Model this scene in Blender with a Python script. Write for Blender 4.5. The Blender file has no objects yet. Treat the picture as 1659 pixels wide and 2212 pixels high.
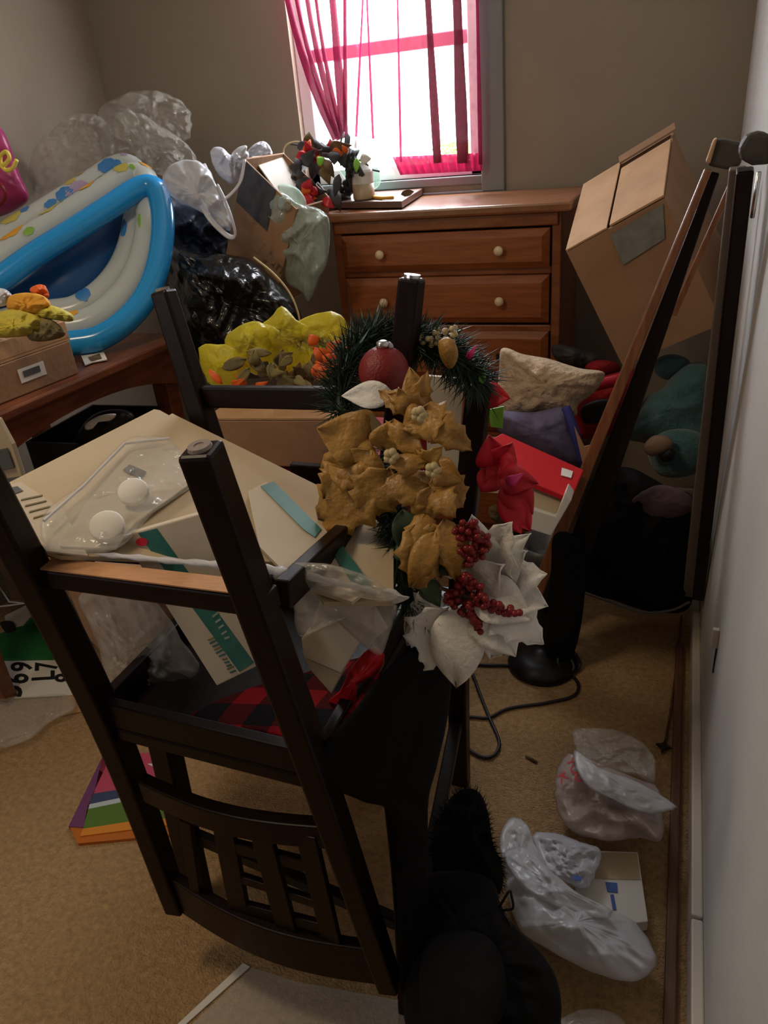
import bpy, bmesh, math, random
import numpy as np
from mathutils import Vector, Matrix, noise
random.seed(7)
V = Vector
PI = math.pi
# ------------------------------------------------------------------ camera
W, H, CX, CY, FP, HC = 1659, 2212, 829.5, 1106.0, 1613.0, 1.5
_n = V((1130-CX, 4200-CY, FP)).normalized()
_d = V((1500-CX, 200-CY, FP)); _d = (_d - _n*_n.dot(_d)).normalized()
_u = -_n; _r = _d.cross(_u)
if _r.x < 0: _r = -_r
CAMP = V((0, 0, HC))
def ray(x, y):
    v = V((x-CX, y-CY, FP)); return V((_r.dot(v), _d.dot(v), _u.dot(v)))
def A(x, y, Y):
    """point of the room at depth Y behind image point x, y"""
    r = ray(x, y); return CAMP + r*(Y/r.y)
def F(x, y, z=0.0):
    r = ray(x, y); return CAMP + r*((z-HC)/r.z)
def mpp(x, y, Y): return Y/ray(x, y).y
scene = bpy.context.scene
cam = bpy.data.cameras.new('camera'); camo = bpy.data.objects.new('camera', cam)
scene.collection.objects.link(camo)
R = Matrix((_r, _d, _u))            # world = R @ image axes
right = R @ V((1,0,0)); upv = -(R @ V((0,1,0))); back = -(R @ V((0,0,1)))
M = Matrix((right, upv, back)).transposed().to_4x4(); M.translation = CAMP
camo.matrix_world = M
cam.sensor_fit = 'VERTICAL'; cam.sensor_height = 24; cam.lens = FP/H*24; cam.clip_start = 0.05
scene.camera = camo
# ------------------------------------------------------------------ light
scene.view_settings.view_transform = 'Standard'; scene.view_settings.look = 'None'
scene.view_settings.exposure = 0.28; scene.view_settings.gamma = 1.0
world = bpy.data.worlds.new('sky'); scene.world = world; world.use_nodes = True
bg = world.node_tree.nodes['Background']; bg.inputs[0].default_value = (0.93, 0.97, 1.0, 1); bg.inputs[1].default_value = 8.0
def area(name, loc, target, size, power, col):
    l = bpy.data.lights.new(name, 'AREA'); l.shape = 'RECTANGLE'; l.size, l.size_y = size; l.energy = power; l.color = col
    o = bpy.data.objects.new(name, l); scene.collection.objects.link(o); o.location = loc
    o.rotation_euler = (V(target)-V(loc)).to_track_quat('-Z', 'Y').to_euler(); return o
area('window_daylight', (-1.07, 3.12, 1.9), (-0.75, 0.8, 0.7), (0.68, 1.1), 46, (0.9, 0.95, 1.0))
area('overhead_fill', (-1.25, 0.55, 2.43), (-1.15, 0.6, 0), (0.35, 0.35), 9, (1.0, 0.80, 0.55))  # unseen overhead source, added to brighten the floor and top faces
area('hall_light', (-2.2, -0.9, 1.7), (0.2, 0.9, 0.5), (0.3, 1.2), 6, (0.92, 0.95, 1.0))
# ------------------------------------------------------------------ helpers
C = scene.collection
MAT = {}
def new_mat(name, col, rough=0.7, col2=None, scale=20, bump=0.0, bscale=None, metal=0, alpha=1, trans=0, sheen=0, wave=None, spec=None, detail=4, lo=0.35, hi=0.65):
    m = bpy.data.materials.new(name); m.use_nodes = True; nt = m.node_tree; N = nt.nodes; L = nt.links
    b = N['Principled BSDF']; b.inputs['Roughness'].default_value = rough; b.inputs['Metallic'].default_value = metal
    b.inputs['Base Color'].default_value = (*col, 1); b.inputs['Alpha'].default_value = alpha
    b.inputs['Transmission Weight'].default_value = trans; b.inputs['Sheen Weight'].default_value = sheen
    if spec is not None: b.inputs['Specular IOR Level'].default_value = spec
    tc = N.new('ShaderNodeTexCoord')
    if col2 is not None:
        if wave:
            mp = N.new('ShaderNodeMapping'); mp.inputs['Scale'].default_value = wave; L.new(tc.outputs['Object'], mp.inputs[0])
            src = mp.outputs[0]
        else: src = tc.outputs['Object']
        nz = N.new('ShaderNodeTexNoise'); nz.inputs['Scale'].default_value = scale; nz.inputs['Detail'].default_value = detail
        L.new(src, nz.inputs['Vector'])
        rp = N.new('ShaderNodeValToRGB'); rp.color_ramp.elements[0].position = lo; rp.color_ramp.elements[1].position = hi
        rp.color_ramp.elements[0].color = (*col, 1); rp.color_ramp.elements[1].color = (*col2, 1)
        L.new(nz.outputs[0], rp.inputs[0]); L.new(rp.outputs[0], b.inputs['Base Color'])
    if bump:
        n2 = N.new('ShaderNodeTexNoise'); n2.inputs['Scale'].default_value = bscale or scale; n2.inputs['Detail'].default_value = 3
        L.new(tc.outputs['Object'], n2.inputs['Vector'])
        bp = N.new('ShaderNodeBump'); bp.inputs['Strength'].default_value = bump; bp.inputs['Distance'].default_value = 0.01
        L.new(n2.outputs[0], bp.inputs['Height']); L.new(bp.outputs[0], b.inputs['Normal'])
    MAT[name] = m; return m
nm = new_mat
nm('wall_paint', (0.33,0.275,0.21), .8, (0.31,0.255,0.195), 3, .05, 220)
nm('white_wall', (0.56,0.54,0.51), .6, (0.52,0.50,0.47), 4, .05, 150)
nm('ceiling_paint', (0.6,0.57,0.52), .9)
nm('carpet', (0.50,0.315,0.145), .95, (0.34,0.205,0.09), 70, .9, 190, detail=10, lo=.3, hi=.7)
nm('trim_white', (0.62,0.55,0.46), .5)
nm('trim_wood', (0.16,0.075,0.035), .6, (0.10,0.045,0.02), 8, wave=(20,1,20))
nm('window_trim', (0.20,0.23,0.225), .6)
nm('window_white', (0.8,0.8,0.8), .4)
nm('sash_pink', (0.7,0.25,0.36), .5)
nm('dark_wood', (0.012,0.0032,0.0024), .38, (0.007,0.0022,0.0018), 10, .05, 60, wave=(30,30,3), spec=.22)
nm('mid_wood', (0.16,0.055,0.022), .4, (0.09,0.03,0.013), 10, wave=(3,3,30))
nm('chest_wood', (0.34,0.105,0.030), .36, (0.24,0.068,0.018), 6, .05, 40, wave=(1.5,8,14))
nm('chest_frame', (0.29,0.095,0.030), .36, (0.20,0.060,0.018), 6, .05, 40, wave=(2,8,8))
nm('table_wood', (0.20,0.062,0.024), .35, (0.11,0.033,0.014), 6, wave=(8,1.5,8))
nm('knob_ceramic', (0.75,0.6,0.36), .25)
nm('metal', (0.6,0.6,0.6), .25, metal=1)
nm('plastic_glide', (0.30,0.24,0.22), .25)
nm('cardboard', (0.32,0.175,0.09), .85, (0.28,0.15,0.078), 8, .15, 60)
nm('cardboard_light', (0.50,0.29,0.145), .85, (0.43,0.245,0.12), 10, .5, 14)
nm('cardboard_dark', (0.22,0.12,0.065), .85)
nm('label_grey', (0.21,0.205,0.165), .5, (0.14,0.135,0.10), 30)
nm('blue_vinyl', (0.015,0.30,0.72), .18, spec=.6)
nm('navy_vinyl', (0.004,0.07,0.24), .35)
nm('pool_print', (0.66,0.70,0.66), .2, alpha=.72)
nm('pink_foil', (0.50,0.045,0.20), .35, (0.38,0.03,0.14), 12)
nm('yellow_paint', (0.9,0.75,0.12), .5)
nm('black_bag', (0.008,0.009,0.011), .22, bump=1.0, bscale=16, spec=.7)
nm('navy_cloth', (0.012,0.018,0.045), .5, (0.02,0.03,0.06), 20, .8, 18)
nm('clear_film', (0.72,0.69,0.62), .10, alpha=.20, spec=1.0, bump=1.0, bscale=26)
nm('clear_film_soft', (0.70,0.66,0.6), .2, alpha=.33, spec=.8, bump=.9, bscale=18)
nm('green_film', (0.46,0.55,0.47), .15, alpha=.5, spec=.8, bump=1.0, bscale=22)
nm('white_film', (0.72,0.72,0.76), .3, alpha=.62, bump=.7, bscale=20)
nm('white_film_thick', (0.66,0.66,0.72), .3, alpha=.85, bump=.8, bscale=18)
nm('rosy_film', (0.62,0.50,0.47), .3, alpha=.62, bump=.7, bscale=22)
nm('white_paper', (0.72,0.68,0.62), .7)
nm('cream_board', (0.47,0.365,0.235), .75, (0.43,0.335,0.215), 6)
nm('warm_white', (0.52,0.435,0.33), .7, (0.47,0.39,0.295), 8)
nm('teal_print', (0.015,0.11,0.10), .35, (0.03,0.16,0.135), 25)
nm('red_print', (0.55,0.012,0.02), .35)
nm('red_cloth', (0.36,0.006,0.012), .8, (0.27,0.004,0.01), 14)
nm('bright_red', (0.62,0.006,0.025), .6, (0.42,0.004,0.018), 10)
nm('magenta_petal', (0.6,0.03,0.18), .5)
nm('gold_petal', (0.44,0.235,0.05), .45, (0.31,0.155,0.03), 16, .5, 60)
nm('pale_gold', (0.55,0.43,0.22), .5)
nm('white_petal', (0.84,0.81,0.76), .8, (0.76,0.73,0.68), 40, .3, 120)
nm('berry_red', (0.20,0.008,0.010), .32)
nm('ball_red', (0.20,0.007,0.006), .45, bump=.25, bscale=260)
nm('pine_green', (0.020,0.045,0.026), .6, (0.012,0.022,0.014), 30)
nm('pine_frost', (0.18,0.26,0.24), .5)
nm('leaf_green', (0.03,0.055,0.022), .6)
nm('lime', (0.25,0.60,0.06), .6)
nm('yellow_mesh', (0.80,0.68,0.04), .35, alpha=.55, bump=.3, bscale=120)
nm('orange_petal', (0.75,0.12,0.01), .6)
nm('brown_leaf', (0.16,0.10,0.035), .8, (0.08,0.045,0.02), 30)
nm('olive', (0.25,0.20,0.07), .8, (0.14,0.11,0.05), 22)
nm('black_fabric', (0.0025,0.002,0.0022), .85, (0.004,0.0035,0.0035), 60, spec=.2)
nm('black_fur', (0.0045,0.004,0.0035), .9, spec=.2)
nm('black_plastic', (0.008,0.008,0.009), .4, spec=.3)
nm('grey_plastic', (0.10,0.10,0.105), .4)
nm('cable', (0.012,0.009,0.009), .5)
nm('shag', (0.58,0.44,0.30), .95, (0.47,0.35,0.23), 30, 1.0, 60)
nm('violet_cloth', (0.16,0.14,0.25), .9, (0.12,0.10,0.19), 40)
nm('deep_blue', (0.03,0.035,0.20), .8)
nm('teal_plush', (0.07,0.17,0.18), .95, (0.05,0.14,0.15), 40, .6, 120, sheen=.4)
nm('tan_plush', (0.28,0.18,0.12), .95)
nm('dusky_cloth', (0.10,0.06,0.07), .9)
nm('green_board', (0.01,0.13,0.025), .7)
nm('ink', (0.006,0.006,0.006), .6)
nm('stripe_purple', (0.15,0.04,0.13), .5); nm('stripe_pink', (0.45,0.06,0.11), .5); nm('stripe_navy', (0.04,0.055,0.12), .5)
nm('stripe_white', (0.45,0.5,0.5), .5); nm('stripe_green', (0.08,0.16,0.02), .5); nm('stripe_orange', (0.62,0.22,0.02), .5); nm('stripe_dkorange', (0.45,0.12,0.01), .5)
nm('print_green', (0.22,0.42,0.05), .4); nm('print_blue', (0.04,0.20,0.5), .4); nm('print_olive', (0.5,0.42,0.08), .4); nm('print_violet', (0.4,0.3,0.45), .4)
nm('mug_white', (0.62,0.6,0.58), .3); nm('mug_tan', (0.45,0.34,0.22), .4)
nm('charcoal', (0.03,0.03,0.035), .7, (0.06,0.06,0.065), 25)
nm('grass', (0.20,0.32,0.05), .9, (0.10,0.17,0.03), 6)
nm('foliage', (0.12,0.26,0.02), .8, (0.3,0.45,0.06), 8)
nm('tulle', (0.6,0.85,0.75), .5, alpha=.5)
nm('yellow_cloth', (0.62,0.50,0.05), .7, (0.5,0.45,0.08), 20)
nm('orange_cloth', (0.7,0.33,0.03), .7)
nm('egg_tray', (0.42,0.29,0.18), .9)
nm('pole_wood', (0.26,0.10,0.04), .3, (0.17,0.06,0.025), 8, wave=(10,10,1))
nm('block_dark', (0.06,0.042,0.03), .6, (0.04,0.028,0.02), 40)
nm('blue_print', (0.03,0.09,0.35), .4)
nm('curtain_hem', (0.62,0.03,0.17), .7, alpha=.85)
nm('curtain_bundle', (0.42,0.03,0.11), .8, (0.26,0.03,0.08), 50, alpha=.85)
nm('curtain_pleat', (0.38,0.04,0.10), .8, (0.25,0.05,0.06), 60, alpha=.9)
# sheer lace curtain
m = nm('curtain_sheer', (0.75,0.16,0.30), .8, alpha=.30)
nt = m.node_tree; b = nt.nodes['Principled BSDF']
tc = nt.nodes.new('ShaderNodeTexCoord'); vo = nt.nodes.new('ShaderNodeTexVoronoi'); vo.inputs['Scale'].default_value = 26
mr = nt.nodes.new('ShaderNodeMapRange'); mr.inputs[1].default_value = .08; mr.inputs[2].default_value = .45; mr.inputs[3].default_value = .24; mr.inputs[4].default_value = .05
nt.links.new(tc.outputs['Object'], vo.inputs['Vector']); nt.links.new(vo.outputs['Distance'], mr.inputs[0]); nt.links.new(mr.outputs[0], b.inputs['Alpha'])
for n_, c_ in (('curtain_bundle', (.30,.02,.08)), ('curtain_pleat', (.16,.02,.045)), ('curtain_hem', (.60,.05,.19))):
    m = MAT[n_]; nt = m.node_tree; b = nt.nodes['Principled BSDF']; tl = nt.nodes.new('ShaderNodeBsdfTranslucent'); tl.inputs[0].default_value = (*c_, 1)
    mx = nt.nodes.new('ShaderNodeMixShader'); mx.inputs[0].default_value = .4; nt.links.new(b.outputs[0], mx.inputs[1]); nt.links.new(tl.outputs[0], mx.inputs[2]); nt.links.new(mx.outputs[0], nt.nodes['Material Output'].inputs[0])
# buffalo plaid
m = nm('plaid', (0.3,0.01,0.01), .95, spec=.1); nt = m.node_tree; b = nt.nodes['Principled BSDF']
tc = nt.nodes.new('ShaderNodeTexCoord'); ck = []
for ax in (0, 1):
    sx = nt.nodes.new('ShaderNodeSeparateXYZ'); nt.links.new(tc.outputs['Object'], sx.inputs[0])
    mu = nt.nodes.new('ShaderNodeMath'); mu.operation = 'MULTIPLY'; mu.inputs[1].default_value = 9.5; nt.links.new(sx.outputs[ax], mu.inputs[0])
    fr = nt.nodes.new('ShaderNodeMath'); fr.operation = 'FRACT'; nt.links.new(mu.outputs[0], fr.inputs[0])
    gt = nt.nodes.new('ShaderNodeMath'); gt.operation = 'GREATER_THAN'; gt.inputs[1].default_value = .5; nt.links.new(fr.outputs[0], gt.inputs[0]); ck.append(gt)
ad = nt.nodes.new('ShaderNodeMath'); ad.operation = 'ADD'; nt.links.new(ck[0].outputs[0], ad.inputs[0]); nt.links.new(ck[1].outputs[0], ad.inputs[1])
hf = nt.nodes.new('ShaderNodeMath'); hf.operation = 'MULTIPLY'; hf.inputs[1].default_value = .5; nt.links.new(ad.outputs[0], hf.inputs[0])
rp = nt.nodes.new('ShaderNodeValToRGB'); rp.color_ramp.interpolation = 'CONSTANT'
rp.color_ramp.elements[0].color = (0.24,0.006,0.008,1); rp.color_ramp.elements[1].position = .4; rp.color_ramp.elements[1].color = (0.07,0.004,0.004,1)
e = rp.color_ramp.elements.new(.8); e.color = (0.008,0.006,0.006,1)
nt.links.new(hf.outputs[0], rp.inputs[0]); nt.links.new(rp.outputs[0], b.inputs['Base Color'])

def obj(name, bm, mat, parent=None, smooth=False, bevel=0, sub=0, solid=0):
    me = bpy.data.meshes.new(name)
    if isinstance(bm, bmesh.types.BMesh):
        bmesh.ops.recalc_face_normals(bm, faces=bm.faces); bm.to_mesh(me); bm.free()
    else: me = bm
    o = bpy.data.objects.new(name, me); C.objects.link(o)
    if mat: me.materials.append(MAT[mat])
    if parent is not None:
        o.parent = parent; bpy_off = parent.get('_o')
        if bpy_off is not None:
            me.transform(Matrix.Translation(-V(bpy_off))); o['_o'] = list(bpy_off)
    if smooth:
        for p in me.polygons: p.use_smooth = True
    if solid:
        s = o.modifiers.new('thick', 'SOLIDIFY'); s.thickness = solid; s.offset = 0
    if bevel:
        s = o.modifiers.new('bevel', 'BEVEL'); s.width = bevel; s.segments = 2; s.limit_method = 'ANGLE'
    if sub:
        s = o.modifiers.new('sub', 'SUBSURF'); s.levels = sub; s.render_levels = sub
    return o
ROOTS = []
def thing(name, label, cat, loc, group=None):
    o = bpy.data.objects.new(name, None); C.objects.link(o); o.location = loc; o.empty_display_size = .05
    o['_o'] = [loc[0], loc[1], loc[2]]; ROOTS.append(o)
    o['label'] = label; o['category'] = cat
    if group: o['group'] = group
    return o
def tag(o, label, cat, group=None, kind=None):
    o['label'] = label; o['category'] = cat
    if group: o['group'] = group
    if kind: o['kind'] = kind
    return o
def struct(name, bm, mat, parent=None, **k):
    o = obj(name, bm, mat, parent, **k)
    if parent is None: o['kind'] = 'structure'
    return o
B = bmesh.new
def box(bm, lo, hi):
    lo, hi = V(lo), V(hi); return par(bm, lo, V((hi.x-lo.x,0,0)), V((0,hi.y-lo.y,0)), V((0,0,hi.z-lo.z)))
def par(bm, o, a, b, c):
    o, a, b, c = V(o), V(a), V(b), V(c)
    vs = [bm.verts.new(o+a*i+b*j+c*k) for k in (0,1) for j in (0,1) for i in (0,1)]
    for f in ((0,2,3,1),(4,5,7,6),(0,1,5,4),(2,6,7,3),(0,4,6,2),(1,3,7,5)): bm.faces.new([vs[i] for i in f])
    return bm
def bar(bm, p0, p1, w, d, side=None, w1=None, d1=None):
    """square timber from p0 to p1; w along side, d across"""
    p0, p1 = V(p0), V(p1); t = (p1-p0).normalized(); s = V(side) if side else V((1,0,0))
    s = (s - t*s.dot(t)).normalized(); q = t.cross(s)
    w1 = w1 or w; d1 = d1 or d
    r0 = [bm.verts.new(p0 + s*w*i/2 + q*d*j/2) for i, j in ((-1,-1),(1,-1),(1,1),(-1,1))]
    r1 = [bm.verts.new(p1 + s*w1*i/2 + q*d1*j/2) for i, j in ((-1,-1),(1,-1),(1,1),(-1,1))]
    bm.faces.new(r0); bm.faces.new(r1[::-1])
    for i in range(4): bm.faces.new((r0[i], r0[(i+1)%4], r1[(i+1)%4], r1[i]))
    return bm
def spline(pts, n=8, closed=False):
    P = [V(p) for p in pts]; out = []; m = len(P)
    rng = range(m) if closed else range(m-1)
    for i in rng:
        p1, p2 = P[i], P[(i+1)%m]
        p0 = P[i-1] if (closed or i > 0) else p1*2-p2
        p3 = P[(i+2)%m] if (closed or i+2 < m) else p2*2-p1
        for k in range(n):
            t = k/n
            out.append(.5*((2*p1)+(p2-p0)*t+(2*p0-5*p1+4*p2-p3)*t*t+(3*p1-p0-3*p2+p3)*t**3))
    if not closed: out.append(P[-1])
    return out
def tube(bm, pts, r, seg=10, closed=False, flat=1.0):
    n = len(pts); rings = []; nrm = None
    for i, p in enumerate(pts):
        a = pts[i-1] if (i or closed) else p; c = pts[(i+1)%n] if (i < n-1 or closed) else p
        t = (c-a)
        if t.length < 1e-9: t = V((0,0,1))
        t.normalize()
        if nrm is None: nrm = t.orthogonal()
        nrm = (nrm - t*nrm.dot(t))
        nrm = nrm.normalized() if nrm.length > 1e-6 else t.orthogonal().normalized()
        q = t.cross(nrm); rr = r(i/(n-1)) if callable(r) else r
        rings.append([bm.verts.new(p + nrm*math.cos(2*PI*k/seg)*rr + q*math.sin(2*PI*k/seg)*rr*flat) for k in range(seg)])
    for i in range(n if closed else n-1):
        a, b_ = rings[i], rings[(i+1)%n]
        for k in range(seg): bm.faces.new((a[k], a[(k+1)%seg], b_[(k+1)%seg], b_[k]))
    if not closed: bm.faces.new(rings[0][::-1]); bm.faces.new(rings[-1])
    return bm
def lathe(bm, prof, o, axis=(0,0,1), seg=24):
    o = V(o); ax = V(axis).normalized(); u = ax.orthogonal().normalized(); w = ax.cross(u); rings = []
    for r, h in prof: rings.append([bm.verts.new(o+ax*h+(u*math.cos(2*PI*k/seg)+w*math.sin(2*PI*k/seg))*max(r,1e-4)) for k in range(seg)])
    for a, b_ in zip(rings, rings[1:]):
        for k in range(seg): bm.faces.new((a[k], a[(k+1)%seg], b_[(k+1)%seg], b_[k]))
    bm.faces.new(rings[0][::-1]); bm.faces.new(rings[-1]); return bm
def ball(bm, c, r, sub=2, sc=(1,1,1)):
    bmesh.ops.create_icosphere(bm, subdivisions=sub, radius=r, matrix=Matrix.Translation(V(c)) @ Matrix.Diagonal((*sc,1))); return bm
def Yof(Y): return Y if callable(Y) else (lambda x, y: Y)
def YZ(z):     # depth where image point meets height z
    return lambda x, y: (ray(x,y)*((z-HC)/ray(x,y).z)).y
def plane3(a, b_, c):
    """depth function through three (x,y,Y) marks, as the plane in the room"""
    p = [A(*q) for q in (a, b_, c)]; n = (p[1]-p[0]).cross(p[2]-p[0])
    def f(x, y):
        r = ray(x, y); t = n.dot(p[0]-CAMP)/n.dot(r); return t*r.y
    return f
def puff(outline, Y, th, nz=.3, fr=6, rings=7, smooth=4, seed=0, flatb=.5, power=.5, pleat=None):
    """stuffed or crumpled body: closed outline, bulging both sides, creased by ridged noise"""
    Yf = Yof(Y); rings = int(rings*2.2); smooth = int(smooth*1.8) if smooth > 1 else 1
    ol = spline([V((x,y,0)) for x, y in outline], smooth, True) if smooth > 1 else [V((x,y,0)) for x, y in outline]
    c = sum(ol, V())/len(ol); n = -ray(c.x, c.y).normalized(); off = V((seed*3.7, seed*1.3, seed*5.1))
    pleat = nz if pleat is None else pleat
    bm = bmesh.new(); fr_, bk = [], []
    def crease(p):
        w = 0; am = 1.0; f_ = fr
        for _ in range(3):
            q = p*f_+off*(1+_); w += am*(1-2.6*abs(noise.noise(q+V((noise.noise(q*.7),)*3)*.6))); am *= .5; f_ *= 2.1
        return w*.55-.15
    for side, store in ((1, fr_), (-1, bk)):
        for k in range(rings+1):
            s = k/rings; row = []
            if k == rings and side == -1: store.append(fr_[-1]); break
            for i, o in enumerate([c] if k == 0 else ol):
                q = c+(o-c)*s; a_ = 2*PI*i/len(ol)
                if k: q = c+(o-c)*(s*(1+.05*pleat*s*noise.noise(V((math.cos(a_)*5, math.sin(a_)*5, seed)))))
                p = A(q.x, q.y, Yf(q.x, q.y)); h = th*(max(0, 1-s*s))**power
                w = crease(p)*nz*1.25 + pleat*.45*s*noise.noise(V((math.cos(a_)*7, math.sin(a_)*7, seed*2.3)))
                if side == -1: h *= flatb
                row.append(bm.verts.new(p + n*side*(h*(1+w) + (th*.3*w if s < 1 and side == 1 else 0))))
            store.append(row)
        for k in range(rings):
            a, b_ = store[k], store[k+1]; m_ = len(b_)
            for i in range(m_):
                try:
                    if len(a) == 1: bm.faces.new((a[0], b_[i], b_[(i+1)%m_]))
                    else: bm.faces.new((a[i], b_[i], b_[(i+1)%m_], a[(i+1)%m_]))
                except ValueError: pass
    return bm
def slab(outline, Y, th, out=None):
    """flat rigid piece: polygon in its plane, given thickness away from the viewer side"""
    Yf = Yof(Y); P = [A(x, y, Yf(x, y)) for x, y in outline]
    n = V()
    for i in range(len(P)): n += P[i].cross(P[(i+1)%len(P)])
    n.normalize()
    if n.dot(ray(*outline[0])) < 0: n = -n
    if out: n = V(out)
    bm = bmesh.new(); a = [bm.verts.new(p) for p in P]; b_ = [bm.verts.new(p+n*th) for p in P]
    bm.faces.new(a); bm.faces.new(b_[::-1])
    for i in range(len(P)): bm.faces.new((a[i], b_[i], b_[(i+1)%len(P)], a[(i+1)%len(P)]))
    return bm
def petal(bx, by, tx, ty, w, Yb, Yt, curl=.25, cup=.3, kind='leaf', nu=10, nv=6, seed=0, vf=.22):
    b0, t0 = A(bx, by, Yb), A(tx, ty, Yt); L = t0-b0; v = -ray((bx+tx)/2, (by+ty)/2).normalized()
    side = L.cross(v)
    side = side.normalized() if side.length > 1e-6 else V((1,0,0))
    nn = side.cross(L).normalized()
    if nn.dot(v) < 0: nn = -nn
    wm = w*mpp((bx+tx)/2, (by+ty)/2, (Yb+Yt)/2)/2; bm = bmesh.new(); g = []
    for i in range(nu+1):
        u = i/nu
        pr = (math.sin(PI*u**.75)**.85*(1.12-.35*u)) if 0 < u < 1 else (.10 if u == 0 else .015)
        if kind == 'jag' and 0 < u < 1: pr *= (1.18 if i % 3 == 1 else .88)
        row = []
        for j in range(-nv//2, nv//2+1):
            s = 2*j/nv
            rp = noise.noise(V((u*2.2+seed, s*1.3, seed*1.7)))*.30 + .10*abs(s)
            row.append(bm.verts.new(b0 + L*u + side*(wm*pr*s) + nn*(L.length*curl*math.sin(PI*u*.9) + wm*(rp - cup*s*s*pr + vf*abs(s)*pr))))
        g.append(row)
    for i in range(nu):
        for j in range(nv): bm.faces.new((g[i][j], g[i][j+1], g[i+1][j+1], g[i+1][j]))
    return bm
def needles(pts, n, ln, rad, w=.0016, seed=1):
    rnd = random.Random(seed); bm = bmesh.new(); m_ = len(pts)
    for _ in range(n):
        i = rnd.randrange(m_-1); p = pts[i].lerp(pts[i+1], rnd.random())
        d = V((rnd.gauss(0,1), rnd.gauss(0,1), rnd.gauss(0,1))).normalized(); t = (pts[i+1]-pts[i]).normalized()
        a = p + d*rad*rnd.random()*.6; e_ = a + (d+t*.5).normalized()*ln*(.6+.6*rnd.random())
        s = (e_-a).orthogonal().normalized()*w; q = (e_-a).cross(s).normalized()*w
        v = [bm.verts.new(a+s), bm.verts.new(a-s*.5+q), bm.verts.new(a-s*.5-q), bm.verts.new(e_)]
        for f in ((0,1,3),(1,2,3),(2,0,3)): bm.faces.new([v[k] for k in f])
    return bm
def text(name, s, o, xv, yv, mat, parent, ext=.0008):
    """lettering whose bounding box starts at o and spans xv by yv"""
    cu = bpy.data.curves.new(name, 'FONT'); cu.body = s; cu.size = 1; cu.resolution_u = 3; cu.extrude = .5; cu.offset = .02
    t = bpy.data.objects.new(name, cu); C.objects.link(t); dg = bpy.context.evaluated_depsgraph_get()
    me = bpy.data.meshes.new_from_object(t.evaluated_get(dg)); C.objects.unlink(t); bpy.data.objects.remove(t)
    X = [v.co.x for v in me.vertices]; Y_ = [v.co.y for v in me.vertices]; x0, x1, y0, y1 = min(X), max(X), min(Y_), max(Y_)
    o, xv, yv = V(o), V(xv), V(yv); z = xv.cross(yv).normalized()*ext
    for v in me.vertices: v.co = o + xv*((v.co.x-x0)/(x1-x0)) + yv*((v.co.y-y0)/(y1-y0)) + z*v.co.z
    return obj(name, me, mat, parent)
def dup(o, parent, loc=None):
    c = o.copy(); C.objects.link(c); c.parent = parent
    if loc is not None: c.location = loc
    return c
#@@STRUCTURE
# ------------------------------------------------------------------ room
LX, RX, BY, FY, CZ = -2.30, 0.155, 2.95, -1.9, 2.45
WX0, WX1, WZ0, WZ1 = -1.42, -0.705, 1.30, 2.25
bm = B(); box(bm, (LX-.3, FY-.1, -.05), (RX+.1, BY+.1, 0)); struct('floor', bm, 'carpet')
bm = B(); box(bm, (LX-.1, FY-.1, CZ), (RX+.1, BY+.1, CZ+.05)); struct('ceiling', bm, 'ceiling_paint')
bm = B()
box(bm, (LX-.1, BY, 0), (WX0, BY+.12, CZ)); box(bm, (WX1, BY, 0), (RX+.1, BY+.12, CZ))
box(bm, (WX0, BY, 0), (WX1, BY+.12, WZ0)); box(bm, (WX0, BY, WZ1), (WX1, BY+.12, CZ)); struct('wall_back', bm, 'wall_paint')
bm = B(); box(bm, (LX-.1, FY, 0), (LX, BY, CZ)); struct('wall_left', bm, 'wall_paint')
bm = B(); box(bm, (RX, FY, 0), (RX+.1, BY, CZ)); struct('wall_right', bm, 'white_wall')
bm = B(); box(bm, (LX-.1, FY-.1, 0), (RX+.1, FY, CZ)); struct('wall_front', bm, 'wall_paint')
bm = B(); box(bm, (RX-.022, FY, 0), (RX, 1.03, .085)); box(bm, (RX-.022, 1.036, 0), (RX, BY, .085)); struct('baseboard_right', bm, 'trim_white', bevel=.004)
bm = B(); box(bm, (RX-.062, FY, 0), (RX-.04, 2.0, .018)); struct('trim_1', bm, 'trim_wood', bevel=.004)
bm = B(); box(bm, (LX, BY-.015, 0), (RX, BY, .085)); struct('baseboard_back', bm, 'trim_white', bevel=.004)
# window
w = bpy.data.objects.new('window_1', None); C.objects.link(w); w['kind'] = 'structure'; w.location = (0,0,0)
bm = B()
box(bm, (WX1, BY-.018, WZ0-.06), (WX1+.085, BY+.0, WZ1+.08)); box(bm, (WX0, BY-.018, WZ1), (WX1, BY, WZ1+.08)); box(bm, (WX0-.03, BY-.018, WZ0-.10), (WX1+.085, BY, WZ0-.05))
struct('window_casing', bm, 'window_trim', w, bevel=.004)
bm = B(); box(bm, (WX0, BY+.03, WZ0), (WX0+.05, BY+.10, WZ1)); box(bm, (WX1-.05, BY+.03, WZ0), (WX1, BY+.10, WZ1)); box(bm, (WX0, BY+.03, WZ0), (WX1, BY+.10, WZ0+.05)); box(bm, (WX0, BY+.03, WZ1-.05), (WX1, BY+.10, WZ1))
struct('window_frame', bm, 'window_white', w, bevel=.004)
bm = B(); box(bm, (WX0+.05, BY+.04, 1.72), (WX1-.05, BY+.08, 1.765)); struct('window_sash', bm, 'sash_pink', w, bevel=.004)
bm = B(); box(bm, (WX0-.01, BY-.012, WZ0-.03), (WX1+.01, BY+.12, WZ0)); struct('window_sill', bm, 'window_trim', w, bevel=.004)
g = nm('glass', (1,1,1), .02, alpha=.08)
bm = B(); box(bm, (WX0+.05, BY+.056, WZ0+.05), (WX1-.05, BY+.06, WZ1-.05)); struct('window_pane', bm, 'glass', w)
bm = B(); box(bm, (-12, 3.4, -.4), (10, 18, -.3)); struct('ground_outside', bm, 'grass')
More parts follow.
